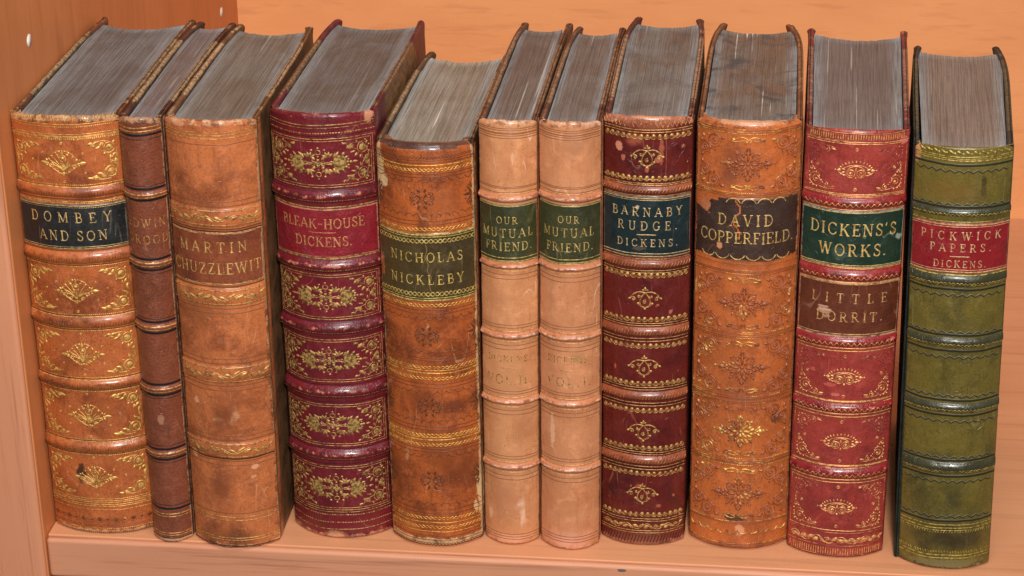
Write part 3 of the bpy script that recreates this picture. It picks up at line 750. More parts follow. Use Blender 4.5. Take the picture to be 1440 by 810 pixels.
# ------------------------------------------------------------------ the eleven books
BLIND = lambda nm, c: plain(nm, c, .42, 0, .3)
def dombey():
    lea = leather('tan_calf_a', (184, 98, 50), (114, 52, 26), (214, 166, 120), 1, .25, .33, .8, .3, 0, (( -6.6, 33.45, 2.85, 5.2, (30, 26, 26)), (-1, -0.56, 14, 1.3, (196, 150, 104)), (-4, 30.25, 3.5, 2.4, (206, 140, 96))))
    g = gilt('gilt_a', (150, 82, 38), 1, .18, (240, 196, 108), (176, 122, 58)); g2 = gilt('gilt_b', (140, 72, 32), 2, .9, (232, 182, 100), (150, 96, 46)); dk = BLIND('dark_fillet_a', (92, 52, 30))
    cv = cover_mat('half_calf_cover_a', (112, 62, 36), (104, 82, 56), (60, 46, 34), 1, 147.64, 219.99, 26, 34)
    b = Book('wide tan calf book with gold fan ornaments and a black title label beside the upright', *(0.40, -0.01, 51.88, 219.99, 147.64, 50.80, 0.00873, -0.00139, 9.32), 1, [lea, g, dk, g2], hinge=(.25, .3), cap=.6, tailwear=.55, curl=(3, 2),
             pg=pages('page_edges_a', (142, 148, 154), (118, 108, 102), 1, .15, .75), cover=cv, bandwear=.32)
    for a, c in ((181.09, 186.64), (147.15, 153.39), (113.64, 120.03), (80.62, 86.21), (45.79, 51.92)): b.band(a, c, 1.7)
    p = b.pen(1); k = b.pen(2, h=.03); f = b.pen(3); U = b.sp.U
    p.hatch(218.88, 221.49, 1.25, .5, .42); p.rule(217.32, .3); p.dash(216.10, .42, .55, .4); p.rule(212.43, .3); p.rule(211.55, .3); p.dash(210.33, .45, .55, .4)
    for a, c in ((210.15, 187.17), (146.23, 120.60), (112.70, 86.60), (79.85, 52.71), (45.00, 19.78)):
        p.dash(c+.3, .45, .6, .35); p.dash(a-.3, .45, .6, .35); p.rule(a+.9, .32); p.rule(c-.7, .32)
        m = (a+c)/2
        palmette(p.at(0, m-.2, .86, .86)); roundel(p.at(0, a-2.0, .7)); roundel(p.at(0, c+2.0, .7))
        for sx in (-1, 1):
            for (x, y) in ((9.6, 4.2), (15.2, .6), (10.2, -5.2)): roundel(p.at(sx*x, m+y, .55))
        corners(p, U, c, a, arabesque, 1.3, 1.0, .93)
    for v in (180.20, 153.94, 146.60, 120.15, 113.07, 86.40, 80.23, 52.32, 45.39): k.rule(v, .45, .3)
    for (a, c, hh) in b.bandlist: f.hatch(a+1.0, (a+c)/2+.2, 1.3, .35, .3)
    p.rule(178.94, .42); p.dash(178.15, .5, .6, .3)
    p.rule(18.17, .3); p.rule(16.95, .3); p.rule(15.94, .3); p.dash(13.92, .42, .55, .4); p.dash(3.13, .45, .55, .4); f.rule(5.17, .3); f.rule(4.35, .3)
    for i in range(13):
        x = -U+3+(2*U-6)*i/12; q = f.at(x, 8.84)
        q.dot(0, -.4, 1.25 if i % 2 == 0 else .8); q.arc(0, -.4, 1.9, 3.3, 6.1, .3); q.arc(-2.1, -1.0, 1.1, .4, 2.8, .28)
    k.hatch(-0.97, 1.08, 1.0, .3, .25)
    mb = b.patch(154.30, 177.68, 0)
    t = Pen(mb, b.sp, 1, .24, h=.07)
    t.rule(176.78, .4, .8); t.dash(175.96, .3, .5, .3, 1.0); t.rule(155.03, .4, .8); t.rule(155.91, .3, .8)
    text(t, 'DOMBEY', 0.2, 170.84, 5.2, 40, 1.0); text(t, 'AND SON', 0.8, 161.60, 5.1, 33.5, 1.0)
    b.finish()
    b.label(mb, [leather('black_label_leather', (34, 34, 33), (24, 24, 24), (120, 112, 100), 31, .3, .42, .5, .35), gilt('gilt_label_a', (50, 44, 34), 31, .12, (240, 206, 140), (190, 146, 80))])
dombey()
def drood():
    lea = leather('brown_morocco', (128, 66, 42), (96, 48, 30), (190, 140, 104), 2, 1.6, .40, .6, .3, 0, ((3, 1.33, 8, 1.3, (196, 150, 112)), (0, 68.81, 1.6, 3, (168, 116, 88))), gscale=900)
    g = gilt('gilt_c', (100, 56, 38), 3, .08, (226, 168, 100), (160, 104, 56)); dk = BLIND('black_fillet', (30, 24, 26))
    cv = cover_mat('half_morocco_cover', (84, 48, 38), (96, 74, 50), (54, 40, 34), 2, 147.33, 222.13, 22, 34, (186, 150, 110))
    b = Book('narrowest book of the row, grained brown leather with black and gold lines', *(37.48, -8.19, 19.70, 222.13, 147.33, 21.50, 0.01200, 0.00509, 6.65), 2, [lea, g, dk], hinge=(.25, 1.1), cap=.7, tailwear=.7, curl=(5, 2), capr=1.4,
             pg=pages('page_edges_b', (144, 140, 144), (132, 108, 96), 2, .2, .8), cover=cv, bandwear=.10)
    for a, c in ((183.22, 187.30), (148.49, 152.49), (115.43, 119.35), (82.49, 86.70), (47.73, 51.27)): b.band(a, c, .9)
    p = b.pen(1, h=.16); k = b.pen(2, h=.1)
    p.rule(218.43, .7); p.rule(216.70, .7)
    for v in (214.97, 188.54, 183.04, 153.22, 147.76, 120.66, 114.87, 87.65, 81.91, 52.45, 46.75, 19.12): k.rule(v, 1.35, .35)
    for v in (212.89, 190.13, 145.93, 122.33, 80.19, 54.40, 44.98, 21.13): k.rule(v, .38, .35)
    for a, c in ((185.88, 184.46), (151.40, 149.76), (118.23, 116.55), (85.36, 83.64), (50.29, 48.72)): p.rule(a, .65); p.rule(c, .55)
    p.rule(16.10, .6); p.rule(14.69, .45); p.rule(5.40, .5); p.rule(4.18, .5); k.rule(2.55, .5)
    g2 = b.pen(1, h=.06)
    text(g2, 'EDWIN', .2, 171.45, 4.4, 20.5, .85); text(g2, 'DROOD', .6, 163.18, 4.3, 21.5, .85)
    b.finish()
drood()
def chuzzlewit():
    lea = leather('tan_calf_b', (192, 108, 60), (138, 72, 40), (224, 170, 124), 3, .25, .36, 1.0, .5, 0, (
        (-14, 79.80, 1.5, 1.8, (226, 160, 124)), (-3, 71.36, 3.0, 1.0, (220, 158, 112)), (13, 45.34, 1.8, 1.6, (226, 160, 120)), (-17.5, 50.04, 1.6, 2.2, (222, 160, 112)), (12, 39.84, 1.4, 1.0, (220, 150, 110)),
        (-1, 73.67, 6, 12, (122, 62, 36)), (-4, 32.73, 7, 13, (124, 64, 36)), (-8, 128.22, 4, 9, (150, 84, 44)), (2, 6.75, 9, 5, (112, 62, 36)), (-14, 221.36, 4, 1.5, (214, 150, 110))), streak=.05)
    g = gilt('gilt_d', (158, 92, 48), 4, .48, (220, 172, 96), (150, 100, 48), .45); dk = BLIND('dark_fillet_b', (74, 40, 26)); bl = BLIND('blind_line_a', (140, 80, 46))
    cv = cover_mat('brown_calf_cover', (120, 82, 50), (112, 76, 48), (84, 58, 38), 3, 141.12, 222.54, 30, 34, (196, 156, 116))
    b = Book('plain tan calf book with leafy gold bands and a russet brown title label', *(69.99, -7.48, 42.91, 222.54, 141.12, 43.49, 0.00435, 0.00692, 10.40), 3, [lea, g, dk, bl], hinge=(.45, .6), cap=.5, tailwear=.5, curl=(4, -2),
             pg=pages('page_edges_c', (148, 146, 142), (132, 116, 100), 3, .25, .8), cover=cv, bandwear=.10)
    for a, c in ((171.36, 181.31), (131.54, 141.06), (90.84, 100.29), (50.43, 59.39)): b.band(a, c, .75)
    p = b.pen(1); k = b.pen(2, h=.05); l = b.pen(3, h=.1)
    p.rule(218.27, .3); p.rule(216.90, .45); p.rule(215.35, .45); l.rule(212.42, .4)
    for a, c in ((172.79, 179.89), (132.64, 139.60), (91.98, 99.16), (51.60, 58.22)):
        p.rule(a, .55); p.rule(c, .55); p.vine((a+c)/2, 1.5, 15, .5); l.rule(c+2.3, .6); l.rule(a-2.3, .6); l.rule(c+4.6, .45); l.rule(a-4.8, .45)
        for i in range(7): k.at(-21+7*i, 0).line([(0, a-.6), (.1, a+1.0)], .3); k.at(-21+7*i, 0).line([(0, c-1), (.1, c+.6)], .3)
    for v in (170.65, 169.58, 141.79, 50.43): k.rule(v, .8, .4)
    p.rule(168.86, .5); p.rule(142.88, .5)
    l.rule(20.00, .5); p.rule(17.80, .4); p.rule(16.00, .4); p.rule(5.95, .5); p.rule(4.74, .4); k.rule(1.50, .6)
    mb = b.patch(142.70, 169.04, 0, .15)
    t = Pen(mb, b.sp, 1, .17, h=.07)
    text(t, 'MARTIN', -1.0, 161.52, 5.4, 34, .9); text(t, 'CHUZZLEWIT', 0, 150.88, 5.6, 46, .9)
    b.finish()
    b.label(mb, [leather('russet_label_leather', (136, 68, 38), (98, 44, 26), (208, 150, 104), 33, .3, .38, .9, .4), gilt('gilt_label_b', (140, 78, 44), 33, .30, (240, 200, 124), (196, 140, 70))])
chuzzlewit()
def bleak():
    lea = leather('burgundy_morocco', (112, 26, 34), (80, 18, 26), (206, 140, 110), 4, .5, .32, .7, .25, 0, ((-2, 0.03, 6.5, 3.6, (216, 160, 122)), (-13, -0.38, 3, 1.6, (206, 140, 110)), (22.5, 221.49, 2.0, 5.0, (206, 140, 104))))
    bnd = leather('burgundy_band', (108, 26, 34), (80, 20, 30), (218, 134, 106), 44, .4, .24, .5, .1)
    g = gilt('gilt_e', (96, 22, 36), 5, .22, (198, 158, 92), (112, 80, 42), .42); dk = BLIND('dark_fillet_c', (64, 14, 26))
    cv = cover_mat('half_burgundy_cover', (112, 28, 44), (140, 98, 54), (92, 62, 40), 4, 139.81, 221.86, 26, 38, (150, 112, 80))
    b = Book('burgundy book with floral gilt panels and a crimson title label', *(120.64, 9.48, 49.67, 221.86, 139.81, 50.10, -0.01808, -0.00282, 12.49), 4, [lea, g, dk], hinge=(.5, .45), cap=.36, tailwear=.5, curl=(4, -1),
             pg=pages('page_edges_d', (138, 138, 142), (116, 102, 92), 4, .12, .9), cover=cv, bandwear=.46)
    for a, c in ((179.43, 186.18), (144.21, 150.79), (111.61, 118.34), (77.80, 84.32), (43.71, 50.20)): b.band(a, c, 2.1)
    b.band_mats = [bnd]
    p = b.pen(1); k = b.pen(2, h=.04); U = b.sp.U
    p.rule(217.69, .55); p.dash(213.71, .7, .9, .45); p.rule(216.31, .25)
    for a, c in ((210.93, 187.24), (142.93, 119.83), (109.17, 86.61), (74.33, 51.97), (40.55, 16.22)):
        u = U-1.6
        for d_ in (0, 1.15): p.line([(-u+d_, c+d_), (u-d_, c+d_), (u-d_, a-d_), (-u+d_, a-d_), (-u+d_, c+d_)], .42 if d_ == 0 else .34)
        m = (a+c)/2; kk = (a-c)/26.0
        thistles(p.at(0, m, 1.22, 1.18*kk)); corners(p, U, c, a, garland_corner, 2.9, 1.4, 1.16*kk)
        for v in (a+1.5, c-1.5): k.rule(v, .4, .3)
    for (a, c, hh) in b.bandlist: p.dash(a+(c-a)*.24, .45, .8, .5)
    p.rule(177.29, .75); p.rule(176.21, .3); p.rule(152.42, .35); p.rule(151.33, .75)
    p.dash(13.40, .65, .9, .4); p.dash(9.16, .65, .9, .4); p.rule(5.31, .4); p.rule(15.01, .3)
    mb = b.patch(151.70, 176.75, 0, .15)
    t = Pen(mb, b.sp, 1, .17, h=.07)
    text(t, 'BLEAK-HOUSE', -.3, 169.23, 4.9, 42, 1.05); text(t, 'DICKENS.', 0, 160.04, 4.9, 28, 1.05); t.line([(-6.5, 164.73), (6.5, 164.73)], .4)
    b.finish()
    b.label(mb, [leather('crimson_label_leather', (134, 28, 38), (108, 22, 30), (216, 140, 110), 34, 1.5, .36, .5, .1, gscale=900), gilt('gilt_label_c', (130, 34, 46), 34, .30, (226, 168, 104), (180, 120, 70))])
bleak()
def nickleby():
    lea = leather('russet_calf', (178, 90, 40), (104, 46, 22), (222, 182, 132), 5, .2, .30, .85, .35, 0, (
        (-20.5, 195.49, 2.2, 9, (224, 190, 140)), (-18.5, 191.29, 2.0, 3, (224, 190, 140)), (-21.5, 206.61, 1.5, 6, (216, 170, 120)), (21.8, 30.10, 1.4, 13, (222, 186, 136)), (20, 20.17, 1.0, 3, (222, 186, 136)),
        (-2, 80.20, 9, 9, (120, 56, 26)), (12, 39.95, 10, 10, (112, 52, 26)), (5, 51.69, 12, 10, (134, 66, 28)), (12, 77.15, 8, 6, (112, 54, 28)), (0, 0.50, 15, 1.5, (214, 176, 126)), (-3, 112.59, 4, 4, (142, 70, 30)), (9, 180.74, 7, 8, (160, 84, 40))), streak=.12)
    bnd = leather('dark_head_cap', (96, 60, 46), (66, 42, 36), (176, 116, 76), 45, .3, .30, .9, .2, .12)
    g = gilt('gilt_f', (160, 88, 38), 6, .45, (238, 190, 92), (176, 118, 48)); bl = BLIND('blind_tooling_a', (104, 54, 26))
    cv = cover_mat('half_calf_cover_b', (96, 64, 44), (120, 96, 66), (72, 56, 40), 5, 130.86, 209.95, 24, 32, (176, 140, 104))
    b = Book('shorter russet calf book with a dark rounded head and a large olive title label', *(169.09, 4.03, 45.25, 209.95, 130.86, 43.50, -0.01194, -0.00237, 11.73), 5, [lea, g, bl, bnd], hinge=(.75, .9), cap=.22, tailwear=.85, curl=(4, 2), capr=3.6, notch=.25,
             pg=pages('page_edges_e', (182, 178, 170), (158, 142, 124), 5, .9, .7), cover=cv, page_gap=1.1)
    for f in range(len(b.mb.f)):                      # the head is covered in a darker strip of leather
        if min(b.mb.v[i][2] for i in b.mb.f[f]) > (207.99)*.001 and len(b.mb.f[f]) == 4: b.mb.m[f] = 3
    p = b.pen(1); l = b.pen(2, h=.13); U = b.sp.U
    l.chain(205.22, .55, 3.4, .35); p.rule(201.41, .5); p.chain(199.15, .7, 4.0, .4)
    for v in (203.84, 202.62, 197.23, 195.66, 174.01, 172.24, 128.86, 127.02, 103.82, 102.51, 90.08, 88.18, 67.17, 65.25, 55.19, 53.44, 21.37, 19.17, 6.55, 4.14): l.rule(v, .38, .5)
    for v, sg in ((194.96, -1), (175.96, 1), (125.55, -1), (105.69, 1), (86.67, -1), (68.91, 1), (52.08, -1), (23.36, 1)): l.scallop(v, 2.1, .36, sg)
    for v in (184.97, 115.19, 77.53, 37.60):
        blind_rose(l.at(0, v, 1.12, 1.0))
        blind_side(l.at(-U+1.2, v, 1, 1.1)); blind_side(l.at(U-1.2, v, -1, 1.1))
    p.chain(169.75, .75, 4.2, .42); p.chain(131.07, .75, 4.2, .42)
    for a in ((98.75), (92.91), (62.35), (57.13)): p.chain(a, .7, 4.2, .4)
    p.rule(95.74, .7); p.rule(59.84, .7); p.rule(97.25, .3); p.rule(61.19, .3)
    p.chain(16.38, .7, 4.2, .36); p.chain(11.37, .7, 4.2, .36); p.rule(13.98, .35); p.rule(8.97, .35); l.chain(2.12, .5, 3.4, .3)
    nk = lambda u, v: not (u < -U+3.6+1.2*noise.noise((v*.5, 1, 2)) and 142.39 < v < 154.34)
    mb = b.patch(132.90, 167.96, 0, .28, keep=nk)
    t = Pen(mb, b.sp, 1, .30, h=.08)
    t.rule(167.07, .8, .7); t.rule(166.00, .35, .7); t.chain(163.86, .95, 4.3, .5); t.chain(136.92, .95, 4.3, .5); t.rule(134.91, .35, .7); t.rule(133.81, .8, .7)
    text(t, 'NICHOLAS', .6, 155.60, 4.9, 36, 1.0); text(t, 'NICKLEBY', .6, 144.21, 4.9, 37, 1.0)
    t2 = Pen(mb, b.sp, 2, .30, h=.06)
    t2.line([(1.0, 162.24), (1.6, 159.37), (.4, 155.78), (2.0, 152.17), (1.4, 148.56), (3.2, 145.66), (2.2, 141.30), (3.0, 137.65)], .3)
    b.finish()
    b.label(mb, [leather('olive_label_leather', (74, 58, 26), (52, 40, 22), (176, 140, 90), 35, .6, .36, .8, .3), gilt('gilt_label_d', (84, 66, 30), 35, .08, (236, 206, 120), (170, 136, 60)), plain('crack', (150, 116, 72), .6)])
nickleby()
def mutual(lab, seed, vol, pose, D, H, ys, spots, curl):
    lea = leather('pale_calf_%d' % seed, (206, 140, 94) if seed == 6 else (204, 136, 94), (184, 112, 70), (234, 186, 154), seed*1.7+(5 if seed == 6 else 0), .2, .36, .65, .9, .03, spots, fineness=.35)
    bnd = leather('pale_calf_band_%d' % seed, (196, 122, 82), (164, 90, 56), (236, 190, 162), seed+.5, .2, .34, .7, .2)
    g = gilt('gilt_worn_%d' % seed, (126, 70, 42), seed, .26, (236, 190, 124), (176, 114, 64), .45); bl = BLIND('blind_line_%d' % seed, (142, 84, 52))
    cv = cover_mat('half_calf_cover_%d' % seed, (104, 62, 46), (92, 74, 56), (58, 46, 40), seed, D, H, 22, 36, (164, 120, 88))
    vg = gilt('gilt_volume_%d' % seed, (116, 66, 40), seed*2.3, .12, (214, 168, 104), (140, 88, 48), .4)
    b = Book(lab, *pose, seed, [lea, g, bl, vg], hinge=(.55, .45), cap=.5, tailwear=.35, curl=curl, capr=1.5,
             pg=pages('page_edges_%d' % seed, (142, 136, 134), (124, 106, 96), seed, .6, .85), cover=cv, bandwear=.5)
    Y = iter(ys).__next__
    l1, l2, b1, l3, l4 = Y(), Y(), (Y(), Y()), Y(), Y()
    p = b.pen(1); l = b.pen(2, h=.1)
    def trio(v): l.rule(v+.9, .4, .4); l.rule(v, .38, .4); l.rule(v-1.2, .4, .4)
    trio(l1); trio(l2)
    b.band_mats = [bnd]
    o, lt, lb, t1, t2, t3 = Y(), Y(), Y(), Y(), Y(), Y()
    bs = [b1, (Y(), Y()), (Y(), Y()), (Y(), Y()), (Y(), Y())]
    for a, c in bs: b.band(min(a, c), max(a, c), 1.5)
    for v in (l3, l4): l.rule(v, .42, .4)
    for a, c in bs[0:1]: l.rule(max(a, c)+4.2, .36, .4); p.rule(max(a, c)+.9, .3)
    for a, c in bs[1:]:
        lo_, hi_ = min(a, c), max(a, c)
        for v in (hi_+.8, lo_-.9): p.rule(v, .34, .4)
        for v in (hi_+2.6, hi_+4.0, lo_-2.8, lo_-5.0): l.rule(v, .38, .4)
    d1, dr, d2, f1, f2 = Y(), Y(), Y(), Y(), Y()
    q = b.pen(3, off=.07, h=.10)
    text(q, 'DICKENS.', 0, d1, 3.4, 22, 1.0); q.line([(-4.2, dr), (4.2, dr)], .3); text(q, vol, 0, d2, 5.0, 23, 1.0)
    for v in (f1, f1-1.5, f2): l.rule(v, .4, .4)
    mb = b.patch(lb, lt, 0, .25)
    t = Pen(mb, b.sp, 1, .27, h=.07)
    t.rule(lt-.8, .35, .5); t.rule(lb+.9, .42, .5); t.rule(lb+2.5, .42, .5)
    text(t, 'OUR', 0, t1, 3.5, 10, .95); text(t, 'MUTUAL', -.3, t2, 4.4, 26, .95); text(t, 'FRIEND.', .4, t3, 4.3, 23.5, .95)
    b.finish()
    b.label(mb, [leather('olive_green_label_%d' % seed, (60, 60, 30), (40, 42, 24), (140, 124, 80), seed+30, .9, .38, .9, .35), gilt('gilt_label_%d' % seed, (66, 62, 32), seed+30, .22, (238, 204, 128), (176, 138, 70))])
mutual('pale tan book with green title label stamped VOL. II, left of the pale pair', 6, 'VOL.II.', (206.09, 5.84, 26.90, 220.34, 146.99, 26.60, -0.00737, 0.00541, 7.57), 146.99, 220.34,
    (217.19, 214.62, 181.84, 185.55, 189.06, 186.95, 0, 180.96, 151.84, 173.34, 166.93, 160.12, 148.40, 151.29, 111.83, 115.37, 77.29, 80.73, 41.84, 45.56, 101.92, 97.03, 90.99, 6.24, 3.41),
    ((3, 204.07, .6, 3.4, (218, 162, 126)), (6, 65.77, 6, 9, (176, 112, 74)), (-5, 133.45, 6, 8, (190, 124, 82)), (0, 86.82, 10, 22, (196, 132, 88)), (-3, 26.64, 9, 14, (184, 118, 80)), (-10, 16.68, 1.2, 3, (226, 168, 128)), (0, 3.41, 9, 3, (222, 156, 126))), (3, 2))
mutual('pale tan book with green title label stamped VOL. I, right of the pale pair', 7, 'VOL.I.', (235.07, 4.29, 28.54, 221.30, 141.53, 27.20, -0.00421, 0.00499, 8.69), 141.53, 221.30,
    (217.93, 215.70, 183.47, 187.15, 190.65, 188.72, 0, 182.77, 152.92, 175.37, 168.82, 161.52, 149.14, 152.20, 113.32, 117.02, 78.40, 82.20, 42.93, 46.64, 103.65, 98.04, 92.03, 7.50, 4.49),
    ((3, 211.76, 7, 7, (176, 118, 82)), (6, 33.52, 2.2, 1.2, (214, 130, 84)), (-8, 64.63, 1.2, 9, (228, 172, 136)), (0, 5.70, 11, 5, (226, 158, 132)), (-12, 221.68, 2, 1.0, (60, 36, 28)), (4, 104.40, 3, 3, (168, 118, 78))), (4, 1))
def barnaby():
    lea = leather('maroon_calf', (100, 28, 22), (62, 16, 18), (206, 128, 100), 8, .2, .27, .8, .35, .32, (
        (-13, 208.47, 1.7, 2.6, (206, 134, 104)), (-11, 203.28, .9, 1.4, (180, 100, 76)), (6.5, 207.09, 1.1, 6, (160, 84, 58)), (5, 202.93, 1.4, 1.4, (176, 98, 70)), (0, 198.42, 1.0, 2.4, (176, 88, 62)), (12, 126.20, .9, 1.1, (180, 106, 80)), (6, 130.24, .8, .6, (184, 104, 76)), (-2, 33.32, 1.6, 1.1, (170, 84, 56)), (8, 22.23, 1.2, 1.0, (170, 90, 62)), (-14, 96.46, .5, 1.4, (170, 90, 66)), (15, 27.00, .7, .9, (170, 90, 66)), (-9, 54.44, .6, 1.0, (170, 80, 60)), (-6, 212.94, 4.0, 3.0, (160, 84, 60)), (0, 221.16, 17, 3.6, (150, 84, 58)), (3, 224.06, 14, 1.6, (198, 130, 92)),
        (0, 3.03, 18, 3.4, (122, 64, 42))), streak=.1)
    bnd = leather('worn_brown_band', (146, 72, 42), (98, 42, 28), (198, 124, 84), 48, .2, .32, .8, .1)
    g = gilt('gilt_g', (110, 40, 30), 8, .2, (212, 168, 98), (140, 96, 48), .45); dk = BLIND('dark_fillet_d', (54, 18, 20)); f = gilt('gilt_h', (140, 74, 50), 9, .55, (226, 166, 104), (176, 110, 66), .4)
    cv = cover_mat('half_maroon_cover', (96, 36, 36), (142, 100, 72), (96, 66, 50), 8, 149.49, 222.06, 24, 36, (184, 140, 108))
    b = Book('dark maroon book with beaded gold borders and a dark blue-green title label', *(270.38, 11.56, 40.75, 222.06, 149.49, 41.80, -0.00077, 0.00468, 8.20), 8, [lea, g, dk, f], hinge=(.3, .3), cap=.75, tailwear=.6, curl=(6, -3),
             pg=pages('page_edges_f', (146, 146, 146), (130, 108, 92), 8, 1.0, .8, .35), cover=cv, bandwear=.32)
    for a, c in ((186.20, 190.05), (148.98, 153.31), (114.20, 118.83), (80.19, 84.75), (45.48, 50.16)): b.band(a, c, 1.5)
    b.band_mats = [bnd]
    p = b.pen(1); k = b.pen(2, h=.04); fp = b.pen(3); U = b.sp.U
    fp.hatch(218.43, 222.53, 2.2, 1.8, .3); fp.hatch(218.43, 222.53, 2.2, -1.8, .3)
    for v in (217.40, 216.20, 193.37+0, 191.28): p.rule(v, .42)
    p.rule(190.47, .5)
    for v, sg in ((214.32, -1), (194.07, -1), (145.54, -1), (123.07, -1), (109.18, -1), (89.29, -1), (74.85, -1), (54.63, -1), (40.59, -1), (17.86, -1)): p.beads(v, 2.75, .95, sg)
    for v in (147.72, 146.63, 120.68, 119.57, 112.90, 111.41, 87.02, 85.70, 78.66, 77.14, 52.11, 50.94, 44.31, 42.74, 15.06, 13.86): p.rule(v, .4)
    for v in (147.17, 120.12, 112.16, 86.26, 77.90, 51.52, 43.53, 14.46): k.rule(v, .6, .5)
    for v in (204.32, 133.54, 98.15, 63.53, 28.97): pendant(p.at(0, v, 1.06, 1.0))
    for (a, c, hh) in b.bandlist: fp.hatch(a+.9, a+(c-a)*.7, 1.5, .9, .34)
    p.vine(10.86, 1.5, 11, .45); p.rule(8.46, .35); p.rule(7.25, .35); k.hatch(1.82, 5.84, 1.6, 1.3, .5)
    p.rule(185.32, .3); p.rule(153.67, .3)
    mb = b.patch(154.21, 185.14, 0, .25)
    t = Pen(mb, b.sp, 1, .27, h=.07)
    t.rule(183.91, .5, .6); t.rule(183.03, .25, .6); t.rule(156.37, .5, .6); t.rule(155.11, .3, .6)
    text(t, 'BARNABY', .3, 177.21, 4.4, 34, 1.0); text(t, 'RUDGE.', .5, 170.30, 4.4, 28.5, 1.0); t.line([(-4.3, 165.85), (4.6, 165.85)], .5); text(t, 'DICKENS.', .6, 161.74, 3.7, 29, 1.0)
    b.finish()
    b.label(mb, [leather('dark_green_label_a', (24, 40, 42), (18, 30, 32), (140, 110, 90), 38, .3, .30, .6, .2, 0, ((-3, 158.88, 3, 1.2, (84, 72, 62)), (-4, 179.51, .8, 1.0, (200, 170, 140)))), gilt('gilt_label_g', (36, 42, 38), 38, .14, (238, 206, 150), (190, 146, 92))])
barnaby()
def copperfield():
    lea = leather('orange_calf', (188, 98, 46), (146, 76, 40), (222, 160, 118), 9, .3, .34, .75, .3, 0, (
        (-7, 204.18, 6, 9, (120, 62, 38)), (-9, 194.84, 4, 6, (130, 68, 40)), (17, 71.81, 2.6, 4, (92, 54, 34)), (-2, 17.70, 5, 2.2, (70, 46, 34)), (1, 11.33, 2.6, 3.0, (220, 150, 110)), (0, 222.31, 19, 2.0, (196, 142, 106)), (-12, 178.06, 9, 4.5, (190, 128, 96)), (-17, 13.32, 4, 5, (170, 96, 48))))
    g = gilt('gilt_i', (148, 74, 40), 11, .66, (236, 190, 104), (170, 112, 54)); g2 = gilt('gilt_j', (176, 90, 48), 12, .92, (228, 176, 100), (160, 104, 52), .5)
    cv = cover_mat('half_calf_cover_c', (128, 76, 46), (120, 80, 56), (80, 54, 40), 9, 144.38, 220.70, 40, 40, (166, 112, 76))
    b = Book('orange tan calf book with scrolled rosettes and a torn dark brown title label', *(317.09, 15.02, 47.86, 220.70, 144.38, 46.93, -0.00731, 0.00103, 11.25), 9, [lea, g, g2], hinge=(.45, .6), cap=.42, tailwear=.35, curl=(5, -7), capr=2.6,
             pg=pages('page_edges_g', (140, 134, 130), (138, 108, 88), 9, .7, .9, .8), cover=cv)
    p = b.pen(1, h=.55); f = b.pen(2, h=.55); U = b.sp.U
    p.dash(217.37, .38, .5, .35); f.rule(218.57, .25)
    for a, c, gold in ((216.52, 187.87, 1), (147.45, 117.75, 1), (114.61, 84.35, 1), (80.56, 50.66, 0), (47.17, 16.11, 1)):
        m = (a+c)/2; kk = (a-c)/31
        p.dash(a, .38, .5, .4); p.dash(c, .38, .5, .4); f.rule(a+1.0, .25); f.rule(c-.8, .25)
        q = f if gold else p
        rosette(q.at(0, m-.2, 1.12*kk, 1.12*kk)); corners(f, U, c, a, volute_corner, 2.6, 1.0, .97*kk)
        cresting((p if gold else f).at(0, a-5.0*kk, .9)); cresting(p.at(0, c+5.0*kk, .9, -.9))
        for sx in (-1, 1): f.line([(sx*(U-1.6), a), (sx*(U-1.6), c)], .3)
    f.rule(187.17, .3); f.rule(186.13, .25); f.dash(152.48, .45, .55, .4, 1); f.rule(149.25, .3); f.rule(83.21, .25); f.rule(48.72, .25)
    p.scallop(11.33, 2.6, .42, -1, 2); p.dash(3.52, .4, .55, .4); f.rule(2.52, .3)
    v0, v1 = 153.74, 185.43
    def keep(u, v):
        t = (v-v0)/(v1-v0); n_ = noise.noise((u*.22, v*.22, 4.4))*3.0+noise.noise((u*.8, v*.8, 2))*1.2
        if u < -U+9.5+n_ and t > .80-.012*(u+U): return False
        if u < -U+14+n_ and t > .93+.0*(u): return False
        if t < .16 and v < v0+1.4+abs(noise.noise((u*.5, 8, 1)))*1.5 and abs(u) > U*.62: return False
        if u > U-1.6+n_*.4: return False
        if u < -U+1.2+n_*.3: return False
        if abs(u+4.5-1.2*math.sin(v*.5)+n_*.4) < .55 and t > .35: return False
        return True
    mb = b.patch(v0, v1, 0, .30, keep=keep)
    t = Pen(mb, b.sp, 1, .32, h=.09)
    t.scallop(184.20, 3.4, .45, 1, 2.0) if 0 else None
    for i in range(4): t.arc(-6.3+7.2*i, 181.57, 3.5, .35, math.pi-.35, .5, ry=3.6)
    for i in range(6): t.arc(-18.3+7.3*i, 157.85, 3.5, math.pi+.3, math.tau-.3, .55, ry=3.2)
    text(t, 'DAVID', -.6, 174.19, 5.6, 26, 1.0); text(t, 'COPPERFIELD.', .3, 165.51, 5.6, 46.5, 1.0)
    b.finish()
    b.label(mb, [leather('dark_brown_label', (62, 40, 30), (42, 28, 24), (150, 96, 66), 39, .9, .42, .8, .4, .2, ((-12, 160.71, 1.2, 1.6, (206, 140, 96)),)), gilt('gilt_label_h', (66, 44, 32), 39, .10, (240, 204, 130), (186, 138, 70))])
copperfield()
